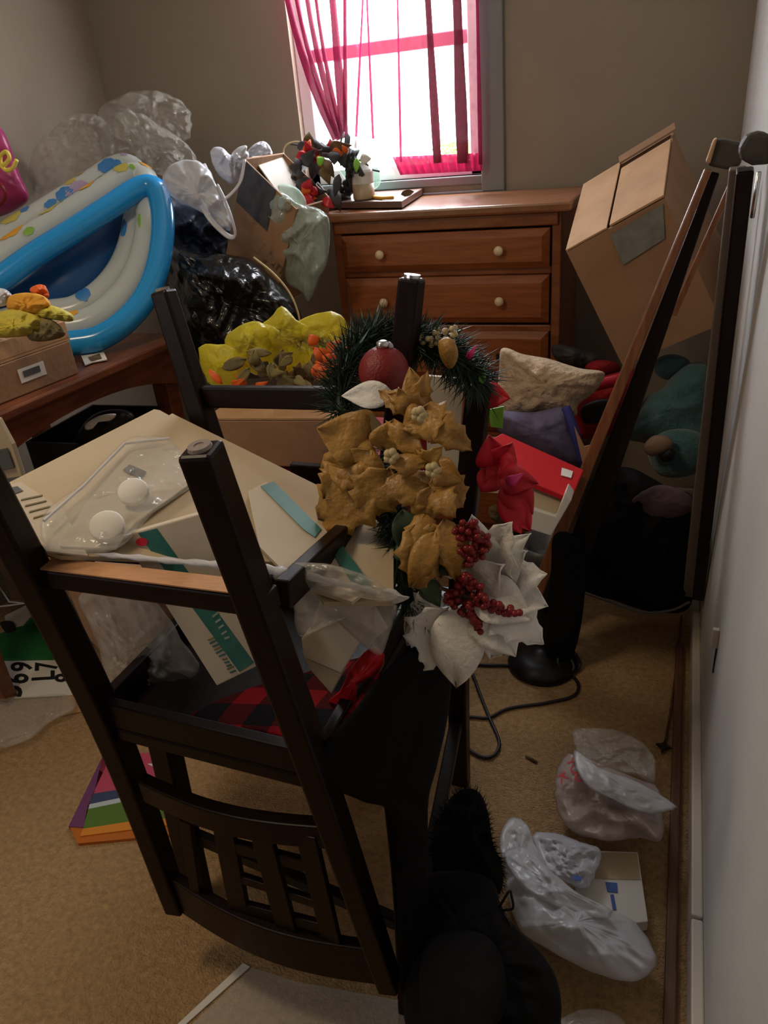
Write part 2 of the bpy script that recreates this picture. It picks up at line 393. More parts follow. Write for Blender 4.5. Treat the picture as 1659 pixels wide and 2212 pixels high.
for i, (x, y, s) in enumerate(((-1.62, 6.2, .55),)):
    bm = B()
    tube(bm, [V((x, y, -.4)), V((x+.03, y, .6)), V((x-.02, y, 1.3*s))], .05*s)
    t = thing('garden_shrub', ['leafy green shrub just outside the window, seen at its right edge', 'larger distant leafy shrub outside, seen toward the left of the window'][i], 'shrub', (x, y, -.3))
    obj('trunk', bm, 'mid_wood', t)
    rnd = random.Random(i+3); bm = B()
    for _ in range(2600):
        p = V((rnd.gauss(0,.20), rnd.gauss(0,.2), rnd.uniform(-.5,1)*1.1))*s + V((x, y, 1.3*s)); d = V((rnd.gauss(0,1), rnd.gauss(0,1), rnd.gauss(0,1))).normalized()*.05*s; q = d.orthogonal().normalized()*.02*s
        bm.faces.new([bm.verts.new(p), bm.verts.new(p+d*.5+q), bm.verts.new(p+d), bm.verts.new(p+d*.5-q)])
    obj('foliage', bm, 'foliage', t)
# curtain
t = thing('window_curtain', 'sheer magenta lace curtain, bunched to the left, hanging in the window', 'curtain', A(860, 100, 2.90))
def Ccur(u, v):     # v 0 top .. 1 bottom
    lx = 555 + 70*v*1.4 + 115*max(0, v)**3; rx = 1022 + 20*v
    x = lx + (rx-lx)*(u**(1+.25*(1-v))); ybot = 300 + 78*min(1, u/.32)**1.2 - 14*max(0, u-.32)
    y = -330 + (ybot+330)*v
    fold = .018*math.sin(u*46+1.5*math.sin(v*2))*(1-.5*v) + .010*math.sin(u*103)
    return A(x, y, 2.895+fold)
bm = B(); NU, NV = 170, 34; g = [[bm.verts.new(Ccur(i/NU, j/NV)) for j in range(NV+1)] for i in range(NU+1)]
for i in range(NU):
    for j in range(NV): bm.faces.new((g[i][j], g[i+1][j], g[i+1][j+1], g[i][j+1]))
obj('sheer_panel', bm, 'curtain_sheer', t, smooth=True)
bm = B(); g = [[bm.verts.new(Ccur(.36+.64*i/90, .945+.055*j/4)-V((0,.006,0))) for j in range(5)] for i in range(91)]
for i in range(90):
    for j in range(4): bm.faces.new((g[i][j], g[i+1][j], g[i+1][j+1], g[i][j+1]))
obj('hem', bm, 'curtain_hem', t, smooth=True, solid=.003)
for (x0, x1, y1, wd) in ((588,726,300,17),(612,732,302,11),(640,738,300,13),(664,741,300,9),(690,744,296,18),(744,746,300,9),(800,768,320,5),(778,806,300,5),(852,866,350,5),(905,945,352,17),(975,1000,352,24),(1024,1038,355,8)):
    pts = [A(x0+(x1-x0)*((k/10)**(2.2 if x1 < 743 else 1)), -330+(y1+330)*k/10, 2.875) for k in range(11)]
    bm = B(); tube(bm, pts, lambda s, wd=wd: wd*.00085*(1+.2*math.sin(s*9)), 8, flat=.8); obj('pleat', bm, 'curtain_pleat' if wd > 12 and x0 > 700 else 'curtain_bundle' if wd > 6 else 'curtain_hem', t, smooth=True)
#@@CHEST
# ------------------------------------------------------------------ chest of drawers
cx0, cx1, cy, ct = -1.135, -0.352, 2.50, 1.212
t = thing('chest_of_drawers', 'tall orange pine chest of drawers with small round knobs under the window', 'chest of drawers', (-.74, 2.7, 0))
bm = B(); box(bm, (cx0, cy+.015, 0), (cx0+.03, 2.93, ct)); box(bm, (cx1-.03, cy+.015, 0), (cx1, 2.93, ct)); box(bm, (cx0+.03, 2.9, 0), (cx1-.03, 2.93, ct)); box(bm, (cx0+.03, cy+.03, .05), (cx1-.03, 2.9, .07))
for z in (.06, .26, .46, .66, .845, 1.035, 1.195): box(bm, (cx0+.03, cy+.015, z-.012), (cx1-.03, cy+.04, z+.012))
obj('carcass', bm, 'chest_frame', t, bevel=.004)
bm = B(); box(bm, (cx0-.04, cy-.02, ct), (cx1+.035, 2.94, ct+.03)); nm('chest_top', (0.29,0.11,0.045), .28, (0.22,0.08,0.03), 6, wave=(2,12,8), spec=.9); obj('top', bm, 'chest_top', t, bevel=.008)
bm = B(); box(bm, (cx0+.01, cy+.004, ct-.04), (cx1-.01, cy+.03, ct)); obj('top_rail', bm, 'chest_frame', t, bevel=.004)
zs = [(1.045,1.165), (.868,1.022), (.672,.838), (.475,.65), (.272,.45), (.075,.25)]
for i, (z0, z1) in enumerate(zs):
    bm = B(); box(bm, (cx0+.035, cy+.004, z0), (cx1-.035, cy+.03, z1)); x0, x1 = cx0+.035, cx1-.035; e_ = .022
    lo = [bm.verts.new(p) for p in ((x0,cy+.004,z0),(x1,cy+.004,z0),(x1,cy+.004,z1),(x0,cy+.004,z1))]
    hi = [bm.verts.new(p) for p in ((x0+e_,cy-.012,z0+e_),(x1-e_,cy-.012,z0+e_),(x1-e_,cy-.012,z1-e_),(x0+e_,cy-.012,z1-e_))]
    bm.faces.new(hi)
    for k in range(4): bm.faces.new((lo[k], lo[(k+1)%4], hi[(k+1)%4], hi[k]))
    d = obj('drawer', bm, 'chest_wood', t)
    for kx in (.235, .755):
        xx = cx0+(cx1-cx0)*kx; zz = (z0+z1)/2 - .004*0
        kb = B()
        if i < 2 or i > 2: lathe(kb, [(.006,0),(.006,.008),(.014,.014),(.016,.02),(.012,.027),(.003,.03)], (xx, cy-.012, zz), (0,-1,0), 16); k_ = obj('knob', kb, 'knob_ceramic', d, smooth=True)
        else: box(kb, (xx+.14*(1 if kx < .5 else -.02)-.014, cy-.018, zz-.012), (xx+.14*(1 if kx < .5 else -.02)+.014, cy-.010, zz+.012)); k_ = obj('pull_plate', kb, 'ink', d, bevel=.003)
        kb = None; k_.data.transform(Matrix.Translation(V(t['_o'])*0))
# drawers' children live in the same local frame as their drawer
# ------------------------------------------------------------------ things on the chest
Pq = [A(622,447,2.42), A(868,444,2.42), A(955,382,2.84), A(690,392,2.84)]
bm = B(); zt = 1.268
P4 = [F(x, y, zt) for x, y in ((622,438),(868,434),(957,380),(720,392))]
a = [bm.verts.new(p) for p in P4]; c_ = [bm.verts.new(p-V((0,0,.022))) for p in P4]
bm.faces.new(a); bm.faces.new(c_[::-1]); [bm.faces.new((a[i], c_[i], c_[(i+1)%4], a[(i+1)%4])) for i in range(4)]
nm('glossy_board', (0.13,0.07,0.05), .33, spec=1.0)
tag(obj('dark_board', bm, 'glossy_board', bevel=.003), 'glossy dark wooden board lying across the left end of the chest top', 'board')
t = thing('autumn_wreath', 'dark twig wreath with red and orange leaves, propped in front of the window', 'wreath', A(700,440,2.55))
rnd = random.Random(5)
pts = [A(705+62*math.cos(a_), 370+52*math.sin(a_), 2.60+.05*math.sin(a_*2)) for a_ in [2*PI*k/40 for k in range(40)]]
bm = B()
for k in range(5):
    tube(bm, [p+V((rnd.gauss(0,.012), rnd.gauss(0,.02), rnd.gauss(0,.012))) for p in pts], .010, 6, True)
for k in range(26):
    p = pts[rnd.randrange(40)]; q = p+V((rnd.gauss(0,.05), rnd.gauss(0,.04), rnd.gauss(0,.03))); tube(bm, [p, p.lerp(q,.5)+V((0,0,.008)), q], .003, 5)
obj('twig_ring', bm, 'charcoal', t, smooth=True)
def cluster(name, n, cx, cy_, sx, sy, Y, sy3, wd, ln, mats, parent, seed, kind='leaf', curl=.3):
    r_ = random.Random(seed)
    for k in range(n):
        x, y = cx+r_.uniform(-sx,sx), cy_+r_.uniform(-sy,sy); a_ = r_.uniform(0,2*PI); l = ln*r_.uniform(.7,1.3); Y0 = Y+r_.uniform(-sy3,sy3)
        bm = petal(x, y, x+l*math.cos(a_), y+l*math.sin(a_), wd*r_.uniform(.7,1.2), Y0, Y0+r_.uniform(-.02,.02), curl, .3, kind, 6, 4, k)
        obj(name, bm, mats[k % len(mats)], parent, smooth=True, solid=.0012)
cluster('leaf', 20, 690, 365, 60, 50, 2.53, .04, 26, 40, ['charcoal','charcoal','brown_leaf','charcoal'], t, 11)
cluster('red_leaf', 12, 668, 415, 30, 16, 2.50, .03, 26, 34, ['orange_petal','red_print','bright_red'], t, 12)
cluster('red_leaf', 9, 690, 328, 40, 12, 2.52, .03, 20, 28, ['bright_red','berry_red','orange_petal'], t, 13)
cluster('pale_leaf', 7, 735, 350, 45, 30, 2.52, .03, 18, 26, ['orange_petal','white_petal','lime'], t, 14)
bm = B(); tube(bm, spline([A(622,345,2.6),A(612,330,2.6),A(620,312,2.6),A(645,306,2.6),A(660,320,2.6)],5), .003, 5); obj('wire_hook', bm, 'pale_gold', t)
t = thing('candle_cup', 'white jar with a tan lower half standing on the dark board', 'jar', F(787,428,1.268))
c0 = F(787,430,1.270); bm = B(); lathe(bm, [(.036,0),(.038,.004),(.038,.05)], c0); obj('base', bm, 'mug_tan', t, smooth=True)
bm = B(); lathe(bm, [(.038,.05),(.038,.086),(.036,.094),(.026,.110),(.024,.118),(.022,.119),(.002,.119)], c0); obj('body', bm, 'mug_white', t)
t = thing('tulle_bunch', 'pale mint tulle bunched behind the white jar against the window', 'tulle', F(745,395,1.28))
for k, o_ in enumerate(([(735,300),(790,300),(800,345),(770,395),(740,380),(720,330)], [(770,320),(815,350),(820,400),(780,415),(760,370)])):
    obj('fold', puff(o_, 2.84+.02*k, .03, .6, 12, 5, 3, k), 'tulle', t, smooth=True)
t = thing('fallen_leaf', 'small brown dried leaf lying on the bright board', 'leaf', F(878,418,1.27))
obj('blade', petal(866,420,892,414,14,YZ(1.276)(866,420),YZ(1.276)(892,414),.1,.3), 'brown_leaf', t, solid=.001)
obj('stem', tube(B(), [F(850,399,1.272),F(862,402,1.272),F(880,402,1.272)], .002, 5), 'brown_leaf', t)
t = thing('cinnamon_stick', 'orange brown twig lying on the front edge of the dark board', 'twig', F(820,431,1.27))
obj('bark', tube(B(), [F(795,425,1.274),F(825,428,1.274),F(850,427,1.274)], .006, 7), 'orange_cloth', t, smooth=True)
#@@BACKLEFT
# ------------------------------------------------------------------ tilted boxes and bags at the back
def pbox(o, a, b_, c):
    """o,a,b,c = marks (x,y,Y): box with corner o and edges to a, b, c"""
    o, a, b_, c = A(*o), A(*a), A(*b_), A(*c); return o, a-o, b_-o, c-o
def openbox(t, o, ea, eb, ec, mat, th=.006, name='side_panel', inner=None):
    """opening is the face o,ea,eb; depth along ec"""
    n = [ea.normalized()*th, eb.normalized()*th]
    obj(name, par(B(), o, ea, n[1], ec), mat, t); obj(name, par(B(), o+eb-n[1], ea, n[1], ec), mat, t)
    obj(name, par(B(), o+n[1], n[0], eb-n[1]*2, ec), mat, t); obj(name, par(B(), o+ea-n[0]+n[1], n[0], eb-n[1]*2, ec), mat, t)
    obj('bottom_panel', par(B(), o+ec*.97+n[0]+n[1], ea-n[0]*2, eb-n[1]*2, ec*.03), mat, t)
# left tilted carton
o, ea, eb, ec = pbox((526,342,2.30), (640,452,2.26), (612,330,2.58), (486,560,2.30))
t = thing('shipping_carton', 'tilted brown cardboard carton with a dark green panel, left of the chest', 'box', o+ec+ea*.5)
openbox(t, o, ea, eb, ec, 'cardboard')
nf = ea.cross(ec).normalized(); nf = -nf if nf.dot(ray(540,430)) > 0 else nf
obj('dark_panel', par(B(), o+nf*.002+ea*.02, ea*.60, ec*.40, nf*.001), 'charcoal', t, )
text('handwriting', 'Jun', A(550,545,2.23), A(590,588,2.23)-A(550,545,2.23), A(566,520,2.23)-A(550,545,2.23), 'cardboard_dark', t)
obj('paper_lining', slab([(545,338),(610,333),(672,430),(640,470)], plane3((545,338,2.40),(610,333,2.58),(640,470,2.40)), .004), 'white_paper', t)
obj('green_tissue', puff([(600,400),(640,405),(662,440),(640,470),(618,440)], 2.36, .02, .5, 14, 4, 3), 'tulle', t, smooth=True)
t = thing('green_tinted_bag', 'long crinkled greenish clear plastic bag hanging between the carton and the chest', 'plastic bag', A(650,600,2.34))
obj('bag_body', puff([(600,412),(650,440),(690,452),(712,480),(708,560),(690,600),(668,650),(650,630),(612,600),(606,540),(592,490),(572,455)], 2.30, .05, .5, 9, 8, 4, 3), 'green_film', t, smooth=True)
obj('knot', puff([(606,425),(628,430),(625,455),(600,450)], 2.26, .02, .5, 14, 4, 3), 'green_film', t, smooth=True)
t = thing('black_trash_bag', 'big shiny black trash bag slumped behind the yellow wreath', 'trash bag', A(500,760,2.2))
obj('bag_body', puff([(372,530),(420,545),(480,548),(540,560),(590,600),(640,655),(655,720),(640,790),(520,820),(400,800),(360,740),(350,640),(355,570)], 2.18, .17, .30, 7, 12, 4, 5), 'black_bag', t, smooth=True)
obj('drawstring', tube(B(), spline([A(548,556,2.06),A(590,590,2.05),A(625,632,2.05),A(645,680,2.05),A(650,730,2.07)],6), .003, 6), 'pale_gold', t)
t = thing('navy_bag', 'dark navy cloth bag squashed behind the pool, above the black trash bag', 'bag', A(430,560,2.35))
obj('bag_body', puff([(345,430),(400,440),(470,455),(500,500),(505,550),(450,590),(380,590),(345,540)], 2.36, .09, .5, 9, 9, 4, 8), 'navy_cloth', t, smooth=True)
t = thing('shopping_bag', 'translucent white shopping bag with loop handles drooping beside the pool', 'shopping bag', A(430,500,2.2))
obj('bag_body', puff([(352,380),(372,354),(415,345),(450,365),(470,405),(490,450),(502,490),(480,492),(450,468),(415,448),(378,430),(355,405)], 2.16, .05, .6, 11, 9, 4, 9), 'white_film', t, smooth=True)
obj('handle', tube(B(), spline([A(430,430,2.14),A(452,470,2.12),A(480,500,2.12),A(498,512,2.12),A(508,506,2.12),A(500,470,2.12),A(485,430,2.14),A(470,400,2.15)],6), .009, 8, flat=.5), 'white_film_thick', t, smooth=True)
obj('handle', tube(B(), spline([A(440,355,2.18),A(462,400,2.15),A(478,430,2.14),A(500,418,2.15),A(520,390,2.17),A(528,345,2.2)],6), .007, 8, flat=.5), 'white_film_thick', t, smooth=True)
t = thing('white_crinkled_bag', 'bright bluish white crinkled plastic bag on the heap beside the carton', 'plastic bag', A(490,400,2.35))
obj('bag_body', puff([(455,325),(478,318),(500,335),(520,322),(538,335),(524,372),(505,398),(480,385),(462,360)], 2.34, .045, .8, 14, 7, 4, 10), 'white_film_thick', t, smooth=True)
obj('bag_flap', puff([(500,335),(515,318),(533,315),(530,330),(515,352)], 2.32, .02, .6, 16, 4, 3, 10), 'white_film_thick', t, smooth=True)
t = thing('small_white_bag', 'small white plastic bag tucked behind the top of the carton', 'plastic bag', A(560,340,2.6))
obj('bag_body', puff([(528,338),(545,315),(565,305),(580,312),(588,335),(560,342)], 2.62, .035, .8, 14, 6, 4, 12), 'white_film_thick', t, smooth=True)
for i, (ol, Y, sd, lb) in enumerate((
    ([(240,250),(262,238),(300,245),(345,270),(390,300),(420,330),(432,372),(395,388),(345,378),(310,350),(262,338),(225,330),(215,300)], 2.42, 21, 'clear plastic bag with bright glints heaped directly above the pool'),
    ([(80,310),(110,275),(150,248),(190,245),(225,258),(250,300),(235,350),(170,380),(110,410),(70,420),(62,360)], 2.40, 22, 'dull clear plastic bag at the left end of the heap beside the pink balloon'),
    ([(215,235),(262,205),(320,195),(375,208),(410,240),(412,290),(380,320),(320,318),(260,300),(222,270)], 2.60, 23, 'big clear plastic bag at the very top of the heap against the back wall'))):
    t = thing('clear_plastic_bag', lb, 'plastic bag', A(ol[6][0], ol[6][1], Y), 'clear plastic bags heaped behind the pool')
    obj('bag_body', puff(ol, Y, .12, .85, 13, 12, 4, sd, pleat=1.3), 'clear_film', t, smooth=True)
    obj('bag_neck', puff([(ol[1][0]-5,ol[1][1]+20),(ol[1][0]+14,ol[1][1]-4),(ol[2][0],ol[2][1]+14),(ol[2][0]-10,ol[2][1]+40)], Y-.08, .03, .8, 16, 5, 3, sd), 'clear_film', t, smooth=True)
# balloon on the left wall side
t = thing('pink_balloon', 'pink balloon with yellow script lettering at the left edge', 'balloon', A(20,455,2.1))
obj('balloon_skin', puff([(-150,300),(-100,250),(-40,250),(0,275),(20,310),(40,370),(62,425),(40,450),(0,468),(-60,480),(-140,450)], 2.12, .09, .08, 6, 9, 4, 31), 'pink_foil', t, smooth=True)
bm = B(); tube(bm, spline([A(-10,352,2.00),A(8,356,1.995),A(20,342,1.995),A(14,328,1.995),A(2,336,1.995),A(2,356,1.995),A(14,368,1.995),A(28,362,1.995),A(36,345,2.0)],6), .0065, 6)
obj('script_letter', bm, 'yellow_paint', t, smooth=True)
bm = B(); tube(bm, spline([A(-40,410,1.99),A(-5,395,1.99),A(12,420,1.99),A(0,442,1.99),A(-20,436,1.99)],6), .005, 6); obj('swirl', bm, 'berry_red', t, smooth=True)
# ------------------------------------------------------------------ table at left
tz = .965
t = thing('pub_table', 'reddish brown wooden table with an arched apron at the left', 'table', (-1.9, 1.6, 0))
e0, e1 = V((-1.50,1.12,tz)), V((-1.44,1.98,tz)); dv = (e1-e0)
bm = B(); par(bm, e0-V((0,0,.028)), dv, V((-.78,.05,0)), V((0,0,.028))); obj('tabletop', bm, 'table_wood', t, bevel=.006)
bm = B(); N_ = 16
for k in range(N_):
    u0, u1 = .03+.94*k/N_, .03+.94*(k+1)/N_
    h = lambda u: .055+.085*abs(2*u-1)**2.2
    vs = []
    for off in (-.03, -.055):
        for u, z in ((u0,0),(u1,0),(u1,h(u1)),(u0,h(u0))): vs.append(bm.verts.new(e0+dv*u+V((off,0,-.028-z))))
    for f in ((0,1,2,3),(7,6,5,4),(0,4,5,1),(3,2,6,7)): bm.faces.new([vs[i] for i in f])
obj('apron', bm, 'table_wood', t)
for (u, q) in ((.12,.45),(.93,0),(.12,1),(.93,1)):
    p = e0+dv*u+V((-.07-.64*q,.05*q,-.03)); bm = B(); bar(bm, p, V((p.x,p.y,0)), .06, .06, w1=.045, d1=.045); obj('leg', bm, 'table_wood', t, bevel=.004)
# inflatable pool
t = thing('inflatable_pool', 'inflatable kiddie pool with blue rim leaning on its side on the table', 'pool', A(190,740,1.75))
ringp = [(-130,690),(-60,640),(0,603),(70,553),(150,503),(230,452),(295,410),(328,404),(345,428),(352,490),(342,570),(318,635),(275,690),(215,730),(150,742),(60,760),(-60,790),(-140,770)]
pf = plane3((340,400,2.18), (180,745,1.72), (0,600,1.76))
rim = spline([A(x, y, pf(x, y)) for x, y in ringp], 6, True)
axv = A(178,420,2.16)-A(255,452,2.06); axv = axv.normalized()*.082 + V((-.010,.025,.012))
obj('rim_tube', tube(B(), rim, .036, 14, True), 'blue_vinyl', t, smooth=True)
for k in (1, 2):
    o_ = obj('wall_tube', tube(B(), [p+axv*k for p in rim], .046, 14, True), 'pool_print', t, smooth=True)
bm = B(); cc = sum(rim, V())/len(rim)
vs = [bm.verts.new(p.lerp(cc,.05)+axv*2.3) for p in rim]; ct_ = bm.verts.new(cc+axv*2.1)
for k in range(len(vs)): bm.faces.new((vs[k], vs[(k+1)%len(vs)], ct_))
obj('pool_floor', bm, 'navy_vinyl', t, smooth=True, solid=.004)
# printed fish, leaves and dots on the outer tubes
def patch(idx, lvl, ang, lenk, wid, mat, jag=0):
    """print patch following the tube surface"""
    bm = B(); n = len(rim); nu_, nv_ = 8, 6; g = []
    for i in range(nu_+1):
        u = i/nu_; f_ = (idx+lenk*u) % n; i0 = int(f_); p = (rim[i0].lerp(rim[(i0+1)%n], f_-i0))+axv*lvl
        tg = (rim[(i0+1)%n]-rim[i0]).normalized(); up_ = axv.normalized(); out = tg.cross(up_).normalized()
        if out.dot(V((0,-.35,1))) < 0: out = -out
        h_ = wid*math.sqrt(max(0, 1-(2*u-1)**2))*(1+jag*math.sin(u*14))
        g.append([bm.verts.new(p+(out*math.cos(ang+h_*s)+up_*math.sin(ang+h_*s))*.0472) for s in [2*j/nv_-1 for j in range(nv_+1)]])
    for i in range(nu_):
        for j in range(nv_): bm.faces.new((g[i][j], g[i+1][j], g[i+1][j+1], g[i][j+1]))
    obj('fish_print', bm, mat, t, smooth=True)
prn = []
rp_ = random.Random(17); cols = ['print_green','print_blue','print_olive','print_blue','print_green','print_violet','orange_cloth','print_olive']
for k in range(34):
    lvl = 1+k % 2; big = rp_.random() < .45
    prn.append((rp_.uniform(0, 102) if k > 22 else 6+1.6*k, lvl, rp_.uniform(-1.0, .45), (3.6 if big else 1.8)*rp_.uniform(.7,1.2), (.55 if big else .26), cols[k % 8]))
for a_ in prn:
    patch(*a_, jag=.12)
# box, tray and cloth flowers on the table
t = thing('cardboard_box', 'shallow brown cardboard box with a white barcode sticker on the table', 'box', A(90,880,1.25))
o = A(40,880,1.22)
bx_a = A(183,822,1.44)-A(42,882,1.22); bx_b = V((-.30,.16,0)); h_ = .085
zb = tz+.001; o = V((-1.555,1.165,zb)); bx_a = V((.045,.40,0)); bx_b = V((-.36,.03,0))
obj('box_body', par(B(), o, bx_a, bx_b, V((0,0,.09))), 'cardboard', t, bevel=.003)
nn = V((1,-.11,0)).normalized()
obj('barcode_label', par(B(), o+bx_a*.55+V((0,0,.03))+nn*.001, bx_a*.2, nn*.001, V((0,0,.035))), 'white_paper', t)
lb = obj('barcode', par(B(), o+bx_a*.58+V((0,0,.042))+nn*.0022, bx_a*.13, nn*.001, V((0,0,.016))), 'grey_plastic', t)
t = thing('pulp_tray', 'open tan tray full of bumps stacked on the cardboard box', 'tray', o+V((0,0,.09)))
o2 = o+V((-.004,-.02,.0915)); ta = bx_a*1.06
obj('tray_floor', par(B(), o2, ta, bx_b*1.05, V((0,0,.006))), 'cardboard_light', t)
obj('tray_side', par(B(), o2+V((0,0,.006)), ta, V((-.008,0,0)), V((0,0,.045))), 'cardboard_light', t, bevel=.002)
obj('tray_side', par(B(), o2+V((-.008,0,.006)), bx_b*1.0, V((0,.008,0)), V((0,0,.045))), 'cardboard_light', t, bevel=.002)
obj('tray_side', par(B(), o2+ta+V((-.008,-.008,.006)), bx_b*1.0, V((0,.008,0)), V((0,0,.045))), 'cardboard_light', t, bevel=.002)
for i in range(7):
    for j in range(2):
        c0 = o2+ta*(.08+.13*i)+bx_b*(.10+.2*j)+V((0,0,.006)); obj('egg_cup', lathe(B(), [(.024,0),(.02,.02),(.014,.036),(.006,.042)], c0, seg=14), 'egg_tray', t, smooth=True)
t = thing('cloth_flowers', 'heap of yellow and orange fabric flowers piled in the tan tray', 'fabric flowers', A(70,715,1.35))
for (ol, Y, mt, sd) in (([(-30,690),(20,668),(70,676),(95,700),(70,722),(10,730),(-30,722)],1.36,'yellow_cloth',1),([(20,640),(60,632),(95,640),(110,662),(80,680),(40,680),(15,665)],1.38,'orange_cloth',2),([(70,668),(110,660),(150,675),(160,688),(150,695),(110,690),(75,684)],1.38,'yellow_cloth',3),
    ([(64,625),(80,615),(98,618),(106,640),(92,650),(75,640)],1.42,'orange_petal',4),([(-30,630),(0,622),(22,632),(28,650),(5,662),(-30,660)],1.40,'white_film_thick',5),([(60,690),(105,688),(138,712),(135,728),(90,738),(60,730)],1.37,'olive',6)):
    obj('flower', puff(ol, Y, .035, .6, 18, 6, 4, sd), mt, t, smooth=True)
t = thing('paper_scrap', 'crumpled white leaflet lying on the table next to the cardboard box', 'paper', F(205,775,.968))
obj('sheet', slab([(175,768),(222,757),(232,778),(200,784),(184,790)], YZ(.969), -.003), 'white_paper', t)
obj('printed_patch', slab([(190,772),(215,764),(220,774),(198,780)], YZ(.9735), -.0008), 'brown_leaf', t)
# ------------------------------------------------------------------ dark things below the table
t = thing('black_shoe', 'black and white sneaker in the dark under the table edge', 'shoe', A(230,950,1.7))
obj('upper', puff([(165,955),(185,910),(220,888),(265,885),(292,900),(280,940),(230,960)], 1.66, .05, .2, 8, 7, 4, 41), 'black_plastic', t, smooth=True)
obj('toe_stripe', puff([(185,915),(215,898),(250,894),(240,908),(212,912),(200,926),(185,928)], 1.60, .012, .3, 10, 4, 3, 41), 'white_petal', t, smooth=True)
t = thing('storage_crate', 'dark crate standing in the shadow beneath the table', 'crate', (-1.55, 1.8, 0))
openbox(t, V((-1.85,1.62,.72)), V((.34,.02,0)), V((-.02,.34,0)), V((0,0,-.715)), 'black_plastic', .008)
#@@WREATHBOX
# ------------------------------------------------------------------ wreath on boxes behind the chair
t = thing('beige_carton', 'beige cardboard carton behind the upturned chair, under the yellow wreath', 'box', (-.86, 1.6, .42))
obj('box_body', par(B(), A(462,1005,1.42), A(740,1012,1.42)-A(462,1005,1.42), V((0,.20,0)), V((0,0,.118))), 'cardboard', t, bevel=.004)
zc = A(462,1005,1.42).z
obj('top_flap', par(B(), A(462,1005,1.42)+V((0,0,.119)), A(740,1012,1.42)-A(462,1005,1.42), V((0,.20,0)), V((0,0,.004))), 'cardboard_light', t)
t = thing('lower_carton', 'dark red brown carton under the beige carton, mostly hidden', 'box', (-.86, 1.6, 0))
obj('box_body', par(B(), V((-1.04,1.36,0)), V((.44,0,0)), V((0,.44,0)), V((0,0,zc-.003))), 'red_cloth', t, bevel=.004)
t = thing('yellow_wreath', 'wreath of yellow mesh ribbon with olive leaves and orange flowers', 'wreath', A(600,830,1.6))
for k, ol in enumerate(([(428,752),(455,742),(500,748),(530,775),(520,825),(460,832),(436,800)],[(485,735),(515,705),(560,695),(590,720),(580,770),(540,795),(500,775)],[(545,715),(580,690),(608,660),(640,690),(668,712),(640,745),(580,750)],
    [(630,720),(650,690),(700,674),(738,680),(752,715),(768,750),(730,765),(670,760)],[(660,745),(720,735),(772,765),(765,800),(710,820),(660,790)],[(520,720),(575,700),(620,730),(640,775),(600,810),(530,800)],[(600,740),(660,735),(700,760),(690,800),(630,815)])):
    obj('ribbon_loop', puff(ol, 1.60+.012*k, .035, .45, 9, 9, 2, 50+k, pleat=1.6, power=.8), 'yellow_mesh', t, smooth=True)
ringw = [A(610+112*math.cos(a_), 775+48*math.sin(a_), 1.60-.03*math.sin(a_)) for a_ in [2*PI*k/36 for k in range(37)]]
obj('leaf_ring', needles(ringw[20:40]+ringw[:8], 260, .03, .03, .0035, 4), 'olive', t)
cluster('brown_leaf', 22, 600, 785, 75, 28, 1.53, .03, 24, 44, ['brown_leaf','olive','olive'], t, 61)
cluster('orange_flower', 14, 705, 775, 26, 32, 1.50, .02, 34, 34, ['orange_petal'], t, 62)
cluster('orange_flower', 6, 510, 835, 50, 6, 1.52, .02, 20, 34, ['orange_petal'], t, 63)
cluster('sage_leaf', 5, 640, 810, 30, 15, 1.53, .02, 30, 36, ['olive','pale_gold'], t, 64)
#@@CHAIRS
# ------------------------------------------------------------------ upside-down counter chair
t = thing('counter_chair', 'dark wooden slat-back counter chair turned upside down in the foreground', 'chair', (-.62, .9, .1))
def mark(x, y, Y): return A(x, y, Y)
RB_, RT_ = mark(843,2128,.70), mark(432,985,.625)
LB_, LT_ = mark(384,1960,.71), mark(-62,985,.64)
RTe = mark(432,968,.622)
def legc(p, q, r_, w0, w1, nm_='rear_leg'):
    bm = B(); P = [V(p), V(q), V(r_)]
    bar(bm, P[0], P[1], w0, w0*1.0, w1=w1, d1=w1); return bm
for (b0, mid, t0) in ((RB_, mark(682,1660,.685), RTe), (LB_, mark(232,1560,.71), LT_)):
    bm = B(); sp = spline([b0, mid, t0], 10); n = len(sp); rings = []
    for i, p in enumerate(sp):
        u = i/(n-1); tg = (sp[min(i+1,n-1)]-sp[max(i-1,0)]).normalized(); s = V((1,.12,0)); s = (s-tg*s.dot(tg)).normalized(); q = tg.cross(s)
        wx, wy = (.036+.004*u, .040+.010*math.sin(PI*u))
        rings.append([bm.verts.new(p+s*wx/2*a+q*wy/2*b_) for a, b_ in ((-1,-1),(1,-1),(1,1),(-1,1))])
    for a, b_ in zip(rings, rings[1:]):
        for k in range(4): bm.faces.new((a[k], a[(k+1)%4], b_[(k+1)%4], b_[k]))
    bm.faces.new(rings[0]); bm.faces.new(rings[-1][::-1])
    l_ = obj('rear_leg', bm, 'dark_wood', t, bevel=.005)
    gl = (t0-sp[-2]).normalized(); obj('glide', lathe(B(), [(.014,0),(.013,.004),(.006,.004),(.006,.003),(.002,.003)], t0, gl, 16), 'plastic_glide', l_)
for (a, b_) in (((352,628,1.17),(482,1040,1.12)), ((890,600,1.13),(842,1080,1.09))):
    p, q = mark(*a), mark(*b_); q = q+(q-p).normalized()*.20; bm = B(); bar(bm, q, p, .046, .046, w1=.036, d1=.036)
    l_ = obj('front_leg', bm, 'dark_wood', t, bevel=.005); gl = (p-q).normalized()
    obj('glide', lathe(B(), [(.013,0),(.013,.005),(.005,.005),(.005,.003),(.002,.003)], p, gl, 16), 'plastic_glide' if a[0] < 800 else 'metal', l_)
obj('stretcher', bar(B(), mark(60,1232,.685), mark(590,1300,.655), .034, .030, side=(0,1,0)), 'dark_wood', t, bevel=.003)
